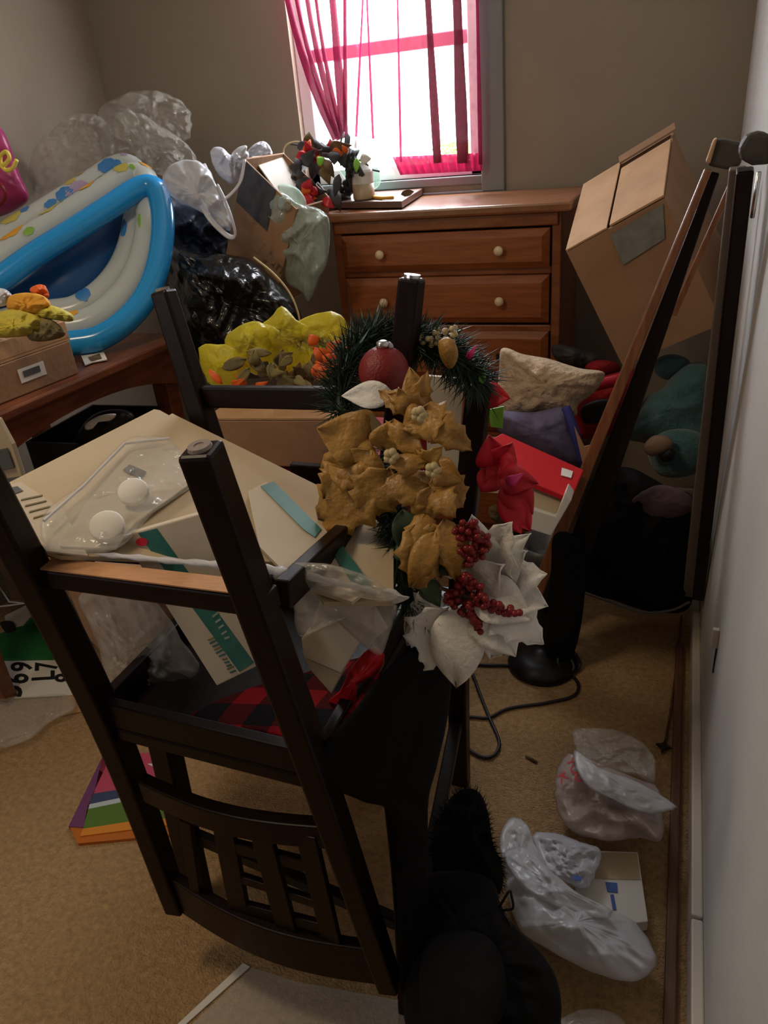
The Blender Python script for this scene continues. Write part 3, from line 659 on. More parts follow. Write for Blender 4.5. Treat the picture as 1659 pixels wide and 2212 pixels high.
nm('lit_wood_tan', (0.50,0.25,0.11), .6, (0.44,0.21,0.09), 10, wave=(3,30,30))  # dark wood as it looks lit from the window, painted tan
obj('lit_rung_top', bar(B(), mark(60,1232,.685)+V((0.01,0,.0165)), mark(590,1300,.655)+V((-.02,0,.0165)), .031, .002, side=(0,1,0)), 'lit_wood_tan', t)  # thin strip added to paint the lit top face of the dark stretcher
obj('stretcher', bar(B(), mark(425,856,1.15), mark(858,862,1.12), .020, .040, side=(0,1,0)), 'dark_wood', t, bevel=.003)
obj('stretcher', bar(B(), mark(610,1285,.68), mark(836,1068,1.09), .022, .040, side=(1,0,0)), 'dark_wood', t, bevel=.003)
obj('stretcher', bar(B(), mark(80,1215,.70), mark(470,960,1.13), .022, .040, side=(1,0,0)), 'dark_wood', t, bevel=.003)
# seat frame
s00, s10 = mark(235,1590,.71), mark(700,1690,.69); zs_ = min(s00.z, s10.z)
sz = .62
S = [V((s00.x,.70,sz)), V((s10.x,.69,sz)), V((s10.x+.01,1.12,sz)), V((s00.x-.01,1.13,sz))]
bm = B(); a = [bm.verts.new(p) for p in S]; c_ = [bm.verts.new(p+V((0,0,.03))) for p in S]; bm.faces.new(a); bm.faces.new(c_[::-1]); [bm.faces.new((a[i], a[(i+1)%4], c_[(i+1)%4], c_[i])) for i in range(4)]
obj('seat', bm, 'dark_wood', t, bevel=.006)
obj('seat_apron', par(B(), S[0]+V((0,0,.03)), S[1]-S[0], V((0,.02,0)), V((0,0,.05))), 'dark_wood', t, bevel=.003)
obj('seat_apron', par(B(), S[3]+V((0,-.02,.03)), S[2]-S[3], V((0,.02,0)), V((0,0,.05))), 'dark_wood', t, bevel=.003)
obj('seat_apron', par(B(), S[1]+V((-.02,.02,.03)), V((0,.39,0)), V((.02,0,0)), V((0,0,.05))), 'dark_wood', t, bevel=.003)
obj('seat_apron', par(B(), S[0]+V((0,.02,.03)), V((0,.39,0)), V((.02,0,0)), V((0,0,.05))), 'dark_wood', t, bevel=.003)
def rail(pl, pr, h, th, bow, name, hl=None, mat='dark_wood', bowz=0):
    """curved back rail between posts, bowing away"""
    bm = B(); N_ = 14; R_ = []
    for k in range(N_+1):
        u = k/N_; p = pl.lerp(pr, u)+V((0, bow*math.sin(PI*u), 0)); z0 = -h/2-bowz*math.sin(PI*u)
        R_.append([bm.verts.new(p+V((0,a*th/2,z))) for a, z in ((-1,z0),(1,z0),(1,h/2),(-1,h/2))])
    for a, b_ in zip(R_, R_[1:]):
        for k in range(4): bm.faces.new((a[k], a[(k+1)%4], b_[(k+1)%4], b_[k]))
    bm.faces.new(R_[0]); bm.faces.new(R_[-1][::-1]); obj(name, bm, mat, t, bevel=.003)
rail(mark(312,1700,.71), mark(722,1800,.70), .050, .024, -.022, 'back_rail')
rail(mark(385,1925,.712), mark(845,2082,.705), .100, .022, -.030, 'crest_rail')
for (x0, y0, x1, y1, w_, bo) in ((402,1770,430,1960,.022,-.008),(482,1775,522,1985,.040,-.018),(563,1790,622,2010,.040,-.022),(662,1800,718,2035,.036,-.018)):
    bm = B(); bar(bm, mark(x0,y0,.705+bo), mark(x1,y1,.705+bo), w_, .012); obj('slat', bm, 'dark_wood', t, bevel=.002)
for (x0, y0, x1, y1, h_) in ((490,1822,680,1872,.028),(505,1890,700,1954,.020),(520,1955,712,2005,.026)):
    bm = B(); bar(bm, mark(x0,y0,.688), mark(x1,y1,.688), h_, .012, side=(0,0,1)); obj('cross_slat', bm, 'dark_wood', t, bevel=.002)
# upright counter chair under it
t = thing('counter_chair', 'upright dark wooden counter chair underneath the upturned one, holding it', 'chair', (-.62, 1.0, 0))
bp0, bp1 = F(995,1688), mark(1036,830,1.30)
mid = mark(1000,1180,1.27)
def post(pts, w_, d_, name, mat='dark_wood'):
    bm = B(); sp = spline(pts, 8); n = len(sp); rings = []
    for i, p in enumerate(sp):
        tg = (sp[min(i+1,n-1)]-sp[max(i-1,0)]).normalized(); s = V((1,0,0)); s = (s-tg*s.dot(tg)).normalized(); q = tg.cross(s)
        rings.append([bm.verts.new(p+s*w_/2*a+q*d_/2*b_) for a, b_ in ((-1,-1),(1,-1),(1,1),(-1,1))])
    for a, b_ in zip(rings, rings[1:]):
        for k in range(4): bm.faces.new((a[k], a[(k+1)%4], b_[(k+1)%4], b_[k]))
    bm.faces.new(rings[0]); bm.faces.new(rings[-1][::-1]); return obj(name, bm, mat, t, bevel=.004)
post([bp0, mark(990,1430,1.26), mid, bp1], .044, .036, 'rear_leg')
dx = V((-.42,0,0)); post([bp0+dx, mark(990,1430,1.26)+dx, mid+dx+V((0,0,-.05)), V((-.80,1.28,.83))], .040, .036, 'rear_leg')
fl = F(892,2176); post([fl, V((fl.x,fl.y+.04,.3)), V((fl.x,fl.y+.05,.57))], .046, .046, 'front_leg')
fl2 = F(432,1945); post([fl2, V((fl2.x+.02,fl2.y+.02,.57))], .046, .046, 'front_leg')
obj('seat', par(B(), V((-.86,.76,.585)), V((.46,0,0)), V((.03,.52,0)), V((0,0,.032))), 'dark_wood', t, bevel=.008)
obj('seat_apron', par(B(), V((-.84,.79,.535)), V((.42,0,0)), V((0,.02,0)), V((0,0,.05))), 'dark_wood', t)
obj('back_rail', bar(B(), mark(1020,930,1.29)+V((-.01,0,-.12)), mark(1020,930,1.29)+V((-.40,0,-.12)), .05, .02, side=(0,0,1)), 'dark_wood', t, bevel=.003)
obj('stretcher', bar(B(), V((fl.x,fl.y+.04,.15)), mark(986,1560,1.26), .028, .022), 'dark_wood', t, bevel=.003)
obj('stretcher', bar(B(), V((fl2.x,fl2.y+.02,.20)), V((fl.x,fl.y+.03,.20)), .030, .02, side=(0,0,1)), 'dark_wood', t, bevel=.003)
obj('stretcher', bar(B(), bp0+dx+V((0,0,.30)), bp0+V((0,-.02,.26)), .030, .02, side=(0,0,1)), 'dark_wood', t, bevel=.003)
# ------------------------------------------------------------------ pile inside the upturned chair
t = thing('plaid_cushion', 'red and black buffalo plaid cushion lying on the underside of the seat', 'cushion', (-.64,.9,.70))
pc = [(235,1505),(300,1475),(400,1440),(520,1430),(640,1440),(740,1420),(800,1400),(820,1450),(790,1520),(720,1580),(640,1600),(560,1585),(450,1572),(350,1560),(260,1550)]
pl_ = plane3((300,1560,.745),(700,1590,.735),(560,1420,.98))
obj('cushion_body', puff(pc, pl_, .03, .15, 5, 8, 4, 71), 'plaid', t, smooth=True)
t = thing('red_cloth', 'crumpled red cloth on the right side of the plaid cushion', 'cloth', A(750,1500,.82))
obj('fabric', puff([(705,1520),(735,1490),(760,1440),(800,1400),(830,1410),(822,1450),(775,1480),(765,1520),(720,1545)], .82, .015, .5, 15, 6, 4, 72), 'red_print', t, smooth=True)
t = thing('foam_board', 'large blank cream board leaning across the legs of the upturned chair', 'board', A(330,1000,.95))
fb = plane3((335,885,1.10),(20,1060,.78),(720,1070,.98))
obj('board_sheet', slab([(333,884),(345,886),(365,897),(372,893),(720,1065),(800,1110),(850,1160),(850,1300),(700,1300),(640,1215),(130,1200),(100,1190),(0,1062),(4,1050)], fb, .008), 'cream_board', t)
fr1 = lambda d: (lambda x, y: fb(x, y)-d)
t = thing('gift_envelope', 'pale cream carton flap with lines of print at the left end of the cream board', 'carton', A(60,1080,.80))
obj('flap', slab([(5,1052),(45,1040),(140,1105),(190,1200),(100,1190),(2,1066)], fr1(.006), .003), 'warm_white', t)
obj('stamp', slab([(8,1056),(38,1050),(50,1060),(22,1070)], fr1(.0075), .001), 'grey_plastic', t)
for k in range(4): obj('print_line', slab([(45+k*9,1078+k*13),(92+k*8,1068+k*12),(92+k*8,1071+k*12),(45+k*9,1081+k*13)], fr1(.0075), .001), 'olive', t)
t = thing('candle_package', 'clear plastic package holding pale round discs on the cream board', 'package', A(240,1080,.86))
obj('backing', slab([(290,960),(330,955),(430,1030),(290,1130),(250,1185),(130,1180),(200,1060)], fr1(.010), .003), 'warm_white', t)
obj('wrapper', puff([(95,1110),(180,1040),(265,955),(300,942),(365,948),(420,1010),(415,1050),(330,1110),(262,1180),(180,1198),(100,1180)], fr1(.020), .022, .5, 18, 9, 4, 73), 'clear_film', t, smooth=True)
for (x, y, r_) in ((290,1068,34),(233,1142,36)):
    c0 = A(x, y, fb(x,y)-.028); n_ = -ray(x,y).normalized(); obj('disc', lathe(B(), [(.001,0),(r_*.00068*.8,0),(r_*.00068,.003),(r_*.00068,.010),(r_*.0006,.013),(.001,.013)], c0, (n_+V((0,0,.8))).normalized(), 26), 'white_paper', t, smooth=True)
obj('barcode', slab([(265,1015),(280,1003),(315,1018),(305,1035)], fr1(.014), .001), 'grey_plastic', t)
obj('seam', tube(B(), [A(95,1125,fb(95,1125)-.03), A(180,1050,fb(180,1050)-.03), A(270,958,fb(270,958)-.03), A(365,947,fb(365,947)-.03)], .0025, 6), 'white_film', t)
t = thing('teal_striped_box', 'long white packet with a teal stripe and a red dot, poking down from the pile', 'box', A(420,1300,.80))
tp = plane3((265,1160,.745),(470,1480,.715),(580,1420,.725))
obj('box_body', slab([(262,1158),(438,1108),(585,1425),(468,1482)], tp, .022), 'warm_white', t, bevel=.002)
tf = lambda d: (lambda x, y: tp(x, y)-d)
obj('teal_stripe', slab([(298,1152),(338,1142),(548,1432),(517,1452)], tf(.001), .001), 'teal_print', t)
obj('red_dot', slab([(306+13*math.cos(k*PI/6), 1171+9*math.sin(k*PI/6)) for k in range(12)], tf(.0015), .001), 'bright_red', t)
rnd = random.Random(4)
for k in range(11):
    x, y = 450+k*4.6, 1382+k*7; d_ = rnd.uniform(-3, 3)
    obj('print_mark', slab([(x+d_,y),(x+12,y-5+d_),(x+13,y-2+d_),(x+1+d_,y+3)], tf(.0012), .0008), 'teal_print' if k % 3 else 'olive', t)
for k in range(9):
    x, y = 432+k*6.5, 1275+k*13; d_ = rnd.uniform(-3, 4)
    obj('print_mark', slab([(x,y+d_),(x+11,y-5),(x+13,y-1),(x+2,y+4+d_)], tf(.0022), .0006), 'green_film', t)
t = thing('teal_ribbon_packet', 'flat cream packet with a teal band, lying on the board behind the near leg', 'packet', A(600,1110,.92))
obj('packet_body', slab([(535,1062),(575,1040),(700,1140),(800,1270),(760,1300),(640,1260),(560,1180)], fr1(.012), .006), 'warm_white', t)
obj('teal_band', slab([(563,1050),(592,1040),(694,1142),(680,1160),(655,1143)], fr1(.015), .001), 'teal_print', t)
obj('teal_band', slab([(718,1192),(742,1180),(800,1262),(790,1284),(762,1262)], fr1(.015), .001), 'teal_print', t)
t = thing('small_white_carton', 'small plain white carton at the bottom right of the pile, right of the near leg', 'box', A(720,1420,.80))
o, ea, eb, ec = pbox((655,1378,.79),(735,1340,.83),(700,1475,.75),(665,1420,.85))
obj('box_body', slab([(650,1380),(722,1338),(777,1390),(738,1455),(655,1420)], .79, .03), 'warm_white', t, bevel=.002)
obj('box_side', slab([(655,1420),(738,1458),(716,1500),(672,1450)], .795, .02), 'cream_board', t, bevel=.002)
t = thing('clear_parcel_bag', 'clear plastic bag wrapped around white packets, knotted at its right end', 'plastic bag', A(740,1300,.80))
obj('bag_body', puff([(640,1270),(700,1262),(780,1270),(835,1290),(858,1310),(850,1340),(840,1375),(820,1415),(775,1385),(720,1340),(650,1375),(635,1320)], .80, .03, .35, 14, 8, 4, 74), 'clear_film_soft', t, smooth=True)
obj('packet', slab([(690,1300),(800,1300),(835,1360),(790,1395),(720,1345),(670,1360)], .81, .006), 'warm_white', t)
obj('rolled_edge', tube(B(), spline([A(600,1232,.72),A(650,1240,.73),A(720,1258,.75),A(780,1270,.77),A(825,1282,.78)],6), lambda s: .006-.002*s+.001*math.sin(s*40), 10), 'white_film', t, smooth=True)
obj('film_fold', puff([(600,1222),(700,1217),(790,1243),(835,1272),(862,1282),(830,1298),(700,1278),(610,1266)], .74, .012, .9, 26, 7, 4, 174), 'clear_film_soft', t, smooth=True)
obj('knot', puff([(825,1275),(850,1272),(868,1285),(885,1290),(868,1300),(845,1303)], .78, .008, .6, 30, 5, 3, 74), 'white_film', t, smooth=True)
t = thing('clear_sleeve', 'crinkled clear plastic sleeve edge lying along the wooden rung', 'plastic wrap', A(350,1205,.70))
obj('sleeve', tube(B(), spline([A(180,1196,.71),A(280,1203,.70),A(400,1214,.70),A(500,1222,.70),A(590,1232,.71),A(650,1250,.72)],6), lambda s: .003+.004*s+.0012*math.sin(s*60), 8), 'white_film', t, smooth=True)
t = thing('brown_tinted_bag', 'crumpled clear plastic bag over a tan carton, left side of the pile', 'plastic bag', A(300,1400,.82))
obj('bag_body', puff([(170,1290),(220,1270),(300,1275),(345,1310),(400,1390),(430,1440),(410,1470),(340,1500),(345,1550),(300,1560),(235,1555),(222,1480),(215,1400)], .84, .035, 1.0, 16, 10, 4, 75), 'clear_film_soft', t, smooth=True)
t = thing('tan_carton', 'tan carton inside the crumpled bag on the left side of the pile', 'box', A(270,1400,.9))
obj('box_body', slab([(140,1262),(330,1280),(365,1375),(235,1425),(190,1380)], .92, .09), 'cardboard', t, bevel=.003)
# ------------------------------------------------------------------ black cloth on the lower seat
t = thing('black_coat', 'black coat draped over the right edge of the lower chair seat', 'coat', A(820,1600,.85))
obj('fabric', puff([(905,1395),(950,1430),(975,1470),(965,1560),(945,1650),(925,1740),(925,1900),(915,2100),(905,2180),(875,2180),(862,2100),(855,1900),(845,1760),(780,1730),(700,1690),(690,1620),(760,1540),(830,1450)], plane3((700,1660,.69),(950,1450,.86),(880,2150,.70)), .030, .3, 9, 9, 4, 76), 'black_fabric', t, smooth=True)
#@@FLOWERS
# ------------------------------------------------------------------ garland and flowers
t = thing('pine_garland', 'dark green pine garland with frosted tips wound over the chair legs', 'garland', A(790,800,1.1))
gp = spline([A(735,880,1.05),A(745,800,1.08),A(790,735,1.12),A(835,720,1.15),A(900,740,1.15),A(950,750,1.16),A(1000,790,1.16),A(1040,830,1.18)], 8)
obj('stem', tube(B(), gp, .008, 6), 'leaf_green', t)
obj('needle_stems', needles(gp, 2300, .042, .045, .0016, 9), 'pine_green', t)
obj('frosted_tips', needles(gp[8:44], 160, .038, .05, .0020, 10), 'pine_frost', t)
gp2 = spline([A(735,880,1.05),A(790,1000,.98),A(850,1120,.92),A(860,1200,.9),A(880,1290,.88),A(935,1330,.88)], 8)
obj('stem', tube(B(), gp2, .008, 6), 'leaf_green', t)
obj('needle_stems', needles(gp2, 1500, .04, .03, .0016, 12), 'pine_green', t)
for (bx, by, tx, ty, w_) in ((870,1100,885,1210,60),(855,1180,905,1205,50),(915,1250,950,1310,50),(955,1215,985,1245,40)):
    obj('leaf', petal(bx, by, tx, ty, w_, .87, .86, .12, .2), 'leaf_green', t, smooth=True, solid=.001)
rnd = random.Random(8)
bme = B(); ball(bme, (0,0,0), .0045, 1); proto = None
def berries(parent, n, fn, mat, size, seed, name='berry'):
    r_ = random.Random(seed); first = None
    for k in range(n):
        p = fn(r_, k)
        if first is None:
            bm = B(); ball(bm, (0,0,0), size, 2); me = bpy.data.meshes.new(name); bm.to_mesh(me); bm.free(); me.materials.append(MAT[mat])
            for pl in me.polygons: pl.use_smooth = True
            o_ = first = bpy.data.objects.new(name, me); C.objects.link(o_); o_.parent = parent
        else: o_ = dup(first, parent)
        o_.location = p - V(parent['_o'])
berries(t, 40, lambda r_, k: A(r_.uniform(905,985), r_.uniform(705,735)+20*abs(r_.random()), 1.14+r_.uniform(-.02,.02)), 'pale_gold', .0045, 15)
obj('red_bud', petal(1010,775,1032,742,14,1.14,1.14,.5,.3), 'magenta_petal', t, smooth=True, solid=.001)
obj('lime_leaf', petal(1040,830,1045,790,16,1.17,1.17,.1,.3), 'lime', t, smooth=True, solid=.001)
t = thing('gold_apple', 'small blurred gold fruit ornament beside the upright leg in the garland', 'ornament', A(965,760,1.10))
obj('fruit', puff([(948,738),(965,728),(982,738),(990,765),(982,790),(968,796),(955,780),(948,760)], 1.10, .016, .1, 5, 6, 4, 77), 'gold_petal', t, smooth=True)
t = thing('red_ball_ornament', 'matte dark red ball ornament hanging in the pine garland', 'ornament', A(830,840,1.04))
c0 = A(829,802,1.03); obj('ball', ball(B(), c0, .0385, 4), 'ball_red', t, smooth=True)
obj('silver_cap', lathe(B(), [(.010,0),(.010,.008),(.006,.010),(.002,.011)], c0+V((.002,0,.037)), (0.05,0,1), 14), 'metal', t, smooth=True)
obj('ribbon', puff([(812,748),(828,742),(842,738),(850,750),(836,765),(820,762)], 1.04, .006, .8, 30, 5, 3, 78), 'white_film_thick', t, smooth=True)
t = thing('gold_poinsettia_spray', 'spray of large dull gold poinsettia petals draped down the front of the garland', 'artificial flower', A(860,1050,.95))
gold = [(800,960,685,925,120,.93),(820,990,700,1010,130,.92),(830,1020,705,1115,140,.91),(810,940,730,905,90,.95),(840,1010,795,1105,120,.90),(870,1020,890,1095,110,.90),(830,970,850,905,80,.93),(855,965,900,925,100,.90),
 (880,980,880,1030,90,.89),(800,970,770,1040,100,.91),(760,1000,700,1075,90,.92),(870,1030,960,1100,90,.90),
 (905,890,885,795,60,.96),(915,890,835,850,60,.94),(900,880,925,800,50,.97),(880,890,860,835,50,.95),(905,885,985,950,90,.93),(915,895,1015,970,70,.92),(925,900,870,925,80,.92),(895,890,820,845,50,.95),(915,890,935,960,80,.93),
 (930,1010,1000,1040,70,.90),(940,1020,995,1090,80,.89),(920,1000,960,960,60,.90),(930,1050,905,1140,60,.88),(940,1060,985,1120,70,.88),
 (900,1130,905,1255,90,.86),(930,1130,950,1240,90,.86),(920,1110,900,1210,70,.87),(950,1130,1000,1220,80,.86),(940,1150,885,1265,60,.85),(960,1120,985,1250,60,.86),(945,1180,900,1260,50,.85)]
for k, (a, b_, c, d, w_, Y) in enumerate(gold):
    obj('petal', petal(a, b_, c, d, w_, Y, Y+.012*((k*7)%5-2), .16+.06*(k%3), .30, 'jag' if k % 3 else 'leaf', 12, 6, k), 'gold_petal', t, smooth=True, solid=.0013)
for (x, y) in ((845,985),(905,895),(935,1015)): 
    for q in range(5): obj('flower_bud', ball(B(), A(x+9*math.cos(q*1.26), y+9*math.sin(q*1.26), .875), .006, 2), 'pale_gold', t, smooth=True)
obj('pale_leaf', petal(850,850,742,855,60,.98,.99,.1,.25), 'white_petal', t, smooth=True, solid=.001)
obj('olive_leaf', petal(800,965,790,885,70,.94,.96,.2,.3), 'olive', t, smooth=True, solid=.001)
t = thing('white_poinsettia', 'big white felt poinsettia with pointed petals hanging at the chair edge', 'artificial flower', A(1030,1270,.9))
wh = [(1030,1230,1020,1110,120,.90),(1040,1230,1110,1120,130,.91),(1060,1230,1140,1190,120,.91),(1060,1250,1183,1240,120,.90),(1070,1270,1185,1310,110,.89),(1060,1290,1172,1390,110,.88),(1040,1300,1112,1415,120,.87),(1010,1300,1030,1400,120,.88),
 (990,1310,985,1475,120,.86),(970,1310,905,1445,130,.86),(950,1290,882,1390,90,.88),(960,1290,890,1330,90,.88),(1030,1270,1150,1340,110,.87),(1000,1240,975,1160,90,.91),(1080,1200,1150,1150,60,.92),(1090,1330,1060,1420,90,.89),(1000,1330,1010,1430,100,.88),(950,1320,950,1420,90,.875),(1020,1260,1090,1220,110,.88)]
for k, (a, b_, c, d, w_, Y) in enumerate(wh):
    obj('petal', petal(a, b_, c, d, w_, Y, Y+.008*((k*5)%5-2), .08+.05*(k%3), .18, 'jag' if k % 2 else 'leaf', 12, 6, k+50), 'white_petal', t, smooth=True, solid=.0016)
t = thing('berry_sprig', 'upper cluster of dark red berries against the white poinsettia', 'berries', A(1010,1170,.85), 'dark red berry sprigs on the white poinsettia')
berries(t, 90, lambda r_, k: A(1010+42*math.sqrt(r_.random())*math.cos(k*2.4)+4, 1172+48*math.sqrt(r_.random())*math.sin(k*2.4), .855+r_.uniform(-.012,.012)), 'berry_red', .0050, 21)
obj('stem', tube(B(), [A(1000,1225,.87), A(1010,1170,.87)], .003, 5), 'brown_leaf', t)
t = thing('berry_sprig', 'lower trailing cluster of dark red berries against the white poinsettia', 'berries', A(1020,1300,.85), 'dark red berry sprigs on the white poinsettia')
def f2(r_, k):
    if k < 50: return A(1005+42*math.sqrt(r_.random())*math.cos(k*2.4), 1288+46*math.sqrt(r_.random())*math.sin(k*2.4), .845+r_.uniform(-.012,.010))
    if k < 72: u = r_.random(); return A(1030+95*u, 1296+32*u+r_.uniform(-16,16)*(1-.7*u), .835+r_.uniform(-.008,.008))
    u = r_.random(); return A(1025+12*u+r_.uniform(-10,10), 1320+48*u, .845+r_.uniform(-.008,.008))
berries(t, 95, f2, 'berry_red', .0054, 22)
obj('stem', tube(B(), [A(950,1270,.86), A(1010,1290,.86), A(1100,1320,.86)], .003, 5), 'brown_leaf', t)
t = thing('red_poinsettia', 'red and magenta silk poinsettia behind the chair post, near the red shoe box', 'artificial flower', A(1090,1040,1.2))
for k, (a, b_, c, d, w_, Y) in enumerate(((1070,1010,1055,935,80,1.2),(1075,1010,1110,950,80,1.2),(1070,1020,1040,1060,60,1.19),(1080,1030,1165,1045,70,1.16),(1090,1040,1150,1110,80,1.15),(1090,1060,1125,1150,60,1.14),(1110,1090,1145,1145,50,1.14),(1080,1020,1050,1000,90,1.2),(1080,1000,1120,1010,70,1.18))):
    obj('petal', petal(a, b_, c, d, w_, Y, Y-.01, .25, .3, 'leaf', 10, 6, k+90), 'bright_red', t, smooth=True, solid=.0012)
obj('magenta_leaf', petal(1095,1045,1135,1020,26,1.13,1.13,.5,.3), 'magenta_petal', t, smooth=True, solid=.001)
obj('pine_cone', puff([(1058,1095),(1090,1090),(1112,1105),(1108,1128),(1080,1132),(1058,1118)], 1.14, .018, .8, 40, 6, 4, 79), 'brown_leaf', t, smooth=True)
t = thing('red_bow', 'pointed red felt petal with a lime green leaf beside the top of the chair post', 'decoration', A(1080,880,1.3))
obj('petal', petal(1045,850,1105,862,60,1.32,1.30,.2,.3), 'bright_red', t, smooth=True, solid=.0012)
obj('lime_leaf', slab([(1055,885),(1088,878),(1085,925),(1060,922)], 1.34, .003), 'lime', t)
t = thing('cardboard_sheet', 'upright pale grey cardboard sheet between the flowers and the chair post', 'cardboard', A(965,1000,1.25))
obj('sheet', slab([(922,812),(1000,818),(990,1010),(972,1060),(922,1000)], 1.27, .008), 'warm_white', t)
#@@RIGHT
# ------------------------------------------------------------------ right-hand heap
t = thing('shaggy_pillow', 'beige shaggy pillow slumped in front of the chest', 'pillow', A(1180,830,2.1))
obj('pillow_body', puff([(1085,752),(1130,765),(1185,775),(1250,795),(1305,805),(1290,840),(1250,875),(1240,900),(1160,905),(1090,910),(1075,860),(1078,800)], 2.1, .10, .18, 8, 10, 4, 80), 'shag', t, smooth=True)
t = thing('violet_cushion', 'dull violet blue cushion just below the shaggy beige pillow', 'cushion', A(1180,950,2.0))
obj('cushion_body', puff([(1075,890),(1150,890),(1225,880),(1245,930),(1262,1000),(1200,1000),(1120,960),(1075,930)], 2.0, .07, .15, 8, 9, 4, 81), 'violet_cloth', t, smooth=True)
obj('blue_edge', tube(B(), spline([A(1222,880,1.97),A(1240,930,1.94),A(1260,1000,1.93)],6), .013, 8), 'deep_blue', t, smooth=True)
t = thing('kraft_scrap', 'torn tan cardboard strip beside the violet cushion', 'cardboard', A(1260,980,1.88))
obj('strip', slab([(1240,920),(1262,965),(1283,960),(1275,1030),(1262,1050),(1258,1000)], 1.88, .004), 'cardboard_light', t)
t = thing('shoe_box', 'white shoe box with a bright red lid and a small white logo patch', 'shoe box', A(1180,1160,1.7))
pr = plane3((1090,940,1.80),(1258,1025,1.74),(1232,1075,1.62))
obj('lid', slab([(1085,935),(1262,1015),(1255,1030),(1235,1077),(1040,998),(1042,960)], pr, .015), 'red_print', t, bevel=.003)
obj('body', slab([(1110,1012),(1222,1062),(1200,1115),(1105,1085)], plane3((1110,1012,1.68),(1222,1062,1.66),(1200,1115,1.60)), .05), 'cream_board', t, bevel=.003)
obj('end_panel', slab([(1105,1085),(1200,1115),(1222,1062),(1235,1080),(1190,1158),(1100,1130)], 1.595, .05), 'white_paper', t, bevel=.003)
obj('logo_patch', slab([(1214,1010),(1238,1018),(1234,1032),(1212,1026)], lambda x, y: pr(x, y)-.006, .002), 'white_paper', t)
t = thing('red_bag', 'red fabric bag with a black cut-out pattern behind the leaning pole', 'bag', A(1300,880,2.3))
obj('bag_body', puff([(1225,865),(1260,830),(1330,805),(1380,800),(1390,860),(1340,930),(1250,945)], 2.32, .05, .2, 8, 8, 4, 82), 'red_cloth', t, smooth=True)
obj('handle', tube(B(), spline([A(1250,940,2.2),A(1230,880,2.2),A(1262,842,2.2),A(1345,818,2.22)],6), .024, 8, flat=.6), 'bright_red', t, smooth=True)
obj('black_patch', puff([(1255,880),(1300,862),(1335,870),(1315,905),(1265,915)], 2.23, .015, .1, 6, 5, 3, 82), 'ink', t, smooth=True)
t = thing('red_hat', 'small red cloth lump beside the bottom of the tall carton', 'cloth', A(1300,800,2.45))
obj('fabric', puff([(1265,790),(1290,778),(1330,782),(1340,800),(1310,812),(1275,806)], 2.42, .04, .3, 8, 6, 4, 83), 'red_cloth', t, smooth=True)
t = thing('grey_cloth', 'dark grey green cloth between the chest and the tall carton', 'cloth', A(1270,770,2.5))
obj('fabric', puff([(1195,745),(1240,750),(1290,765),(1310,785),(1250,795),(1200,775)], 2.5, .05, .4, 8, 6, 4, 84), 'charcoal', t, smooth=True)
# tall tilted carton
o, ea, eb, ec = pbox((1224,545,2.26), (1436,428,2.22), (1262,402,2.62), (1345,790,2.24))
t = thing('tall_carton', 'tall brown carton with open top flaps tilted into the corner beside the chest', 'box', o+ec)
openbox(t, o, ea, eb, ec, 'cardboard', .007)
up_ = -ec.normalized()
obj('flap', par(B(), o+up_*.002, ea*.44, eb*1.0, up_*.005), 'cardboard_light', t, bevel=.001)
obj('flap', par(B(), o+ea*.47+up_*.003, ea*.53, eb*.85, up_*.006), 'cardboard_light', t, bevel=.001)
obj('flap', par(B(), o+eb*.92+ea*.45+up_*.012, ea*.60, eb*.05+up_*.01, up_*.004), 'cardboard', t)
nf = ea.cross(ec).normalized(); nf = -nf if nf.dot(ray(1330,600)) > 0 else nf
obj('grey_label', slab([(1318,508),(1432,440),(1436,515),(1346,573)], plane3((1224,545,2.255),(1436,428,2.215),(1330,830,2.235)), .002), 'label_grey', t)
# stuffed toy etc.
t = thing('stuffed_elephant', 'teal plush animal with a tan patch lying upside down in the corner', 'stuffed animal', A(1440,1000,2.35))
obj('body', puff([(1395,860),(1430,840),(1450,815),(1490,785),(1530,790),(1545,850),(1540,930),(1535,980),(1480,1000),(1400,960),(1340,945),(1370,910)], 2.34, .10, .12, 6, 10, 4, 85), 'teal_plush', t, smooth=True)
obj('ear', puff([(1420,775),(1455,765),(1490,780),(1480,810),(1440,820),(1415,805)], 2.38, .05, .1, 6, 7, 4, 85), 'teal_plush', t, smooth=True)
obj('head', puff([(1400,960),(1440,930),(1500,930),(1535,960),(1530,1005),(1480,1030),(1430,1028),(1405,1000)], 2.24, .07, .1, 6, 8, 4, 86), 'teal_plush', t, smooth=True)
obj('tan_patch', puff([(1390,965),(1410,942),(1440,942),(1455,958),(1440,978),(1405,985)], 2.15, .03, .1, 6, 6, 4, 86), 'tan_plush', t, smooth=True)
obj('nose', puff([(1425,985),(1445,968),(1458,975),(1455,992),(1435,998)], 2.14, .02, .1, 6, 5, 4, 86), 'ink', t, smooth=True)
t = thing('black_duffel', 'large black duffel bag on the carpet in the right corner, under the plush animal', 'bag', A(1380,1310,2.0))
obj('bag_body', puff([(1260,1060),(1300,1020),(1360,1010),(1440,1050),(1500,1080),(1505,1180),(1500,1270),(1480,1320),(1400,1320),(1320,1295),(1262,1280),(1235,1200)], 2.08, .13, .22, 6, 11, 4, 87), 'black_fabric', t, smooth=True)
obj('piping', tube(B(), spline([A(1262,1280,1.95),A(1320,1300,1.93),A(1390,1322,1.92),A(1450,1318,1.93),A(1490,1300,1.96)],6), .004, 6), 'grey_plastic', t, smooth=True)
t = thing('dusky_cloth', 'dusky purple cloth lying on top of the black duffel bag', 'cloth', A(1430,1090,2.0))
obj('fabric', puff([(1360,1085),(1400,1055),(1440,1048),(1490,1070),(1500,1100),(1450,1120),(1390,1115)], 1.98, .03, .3, 8, 6, 4, 88), 'dusky_cloth', t, smooth=True)
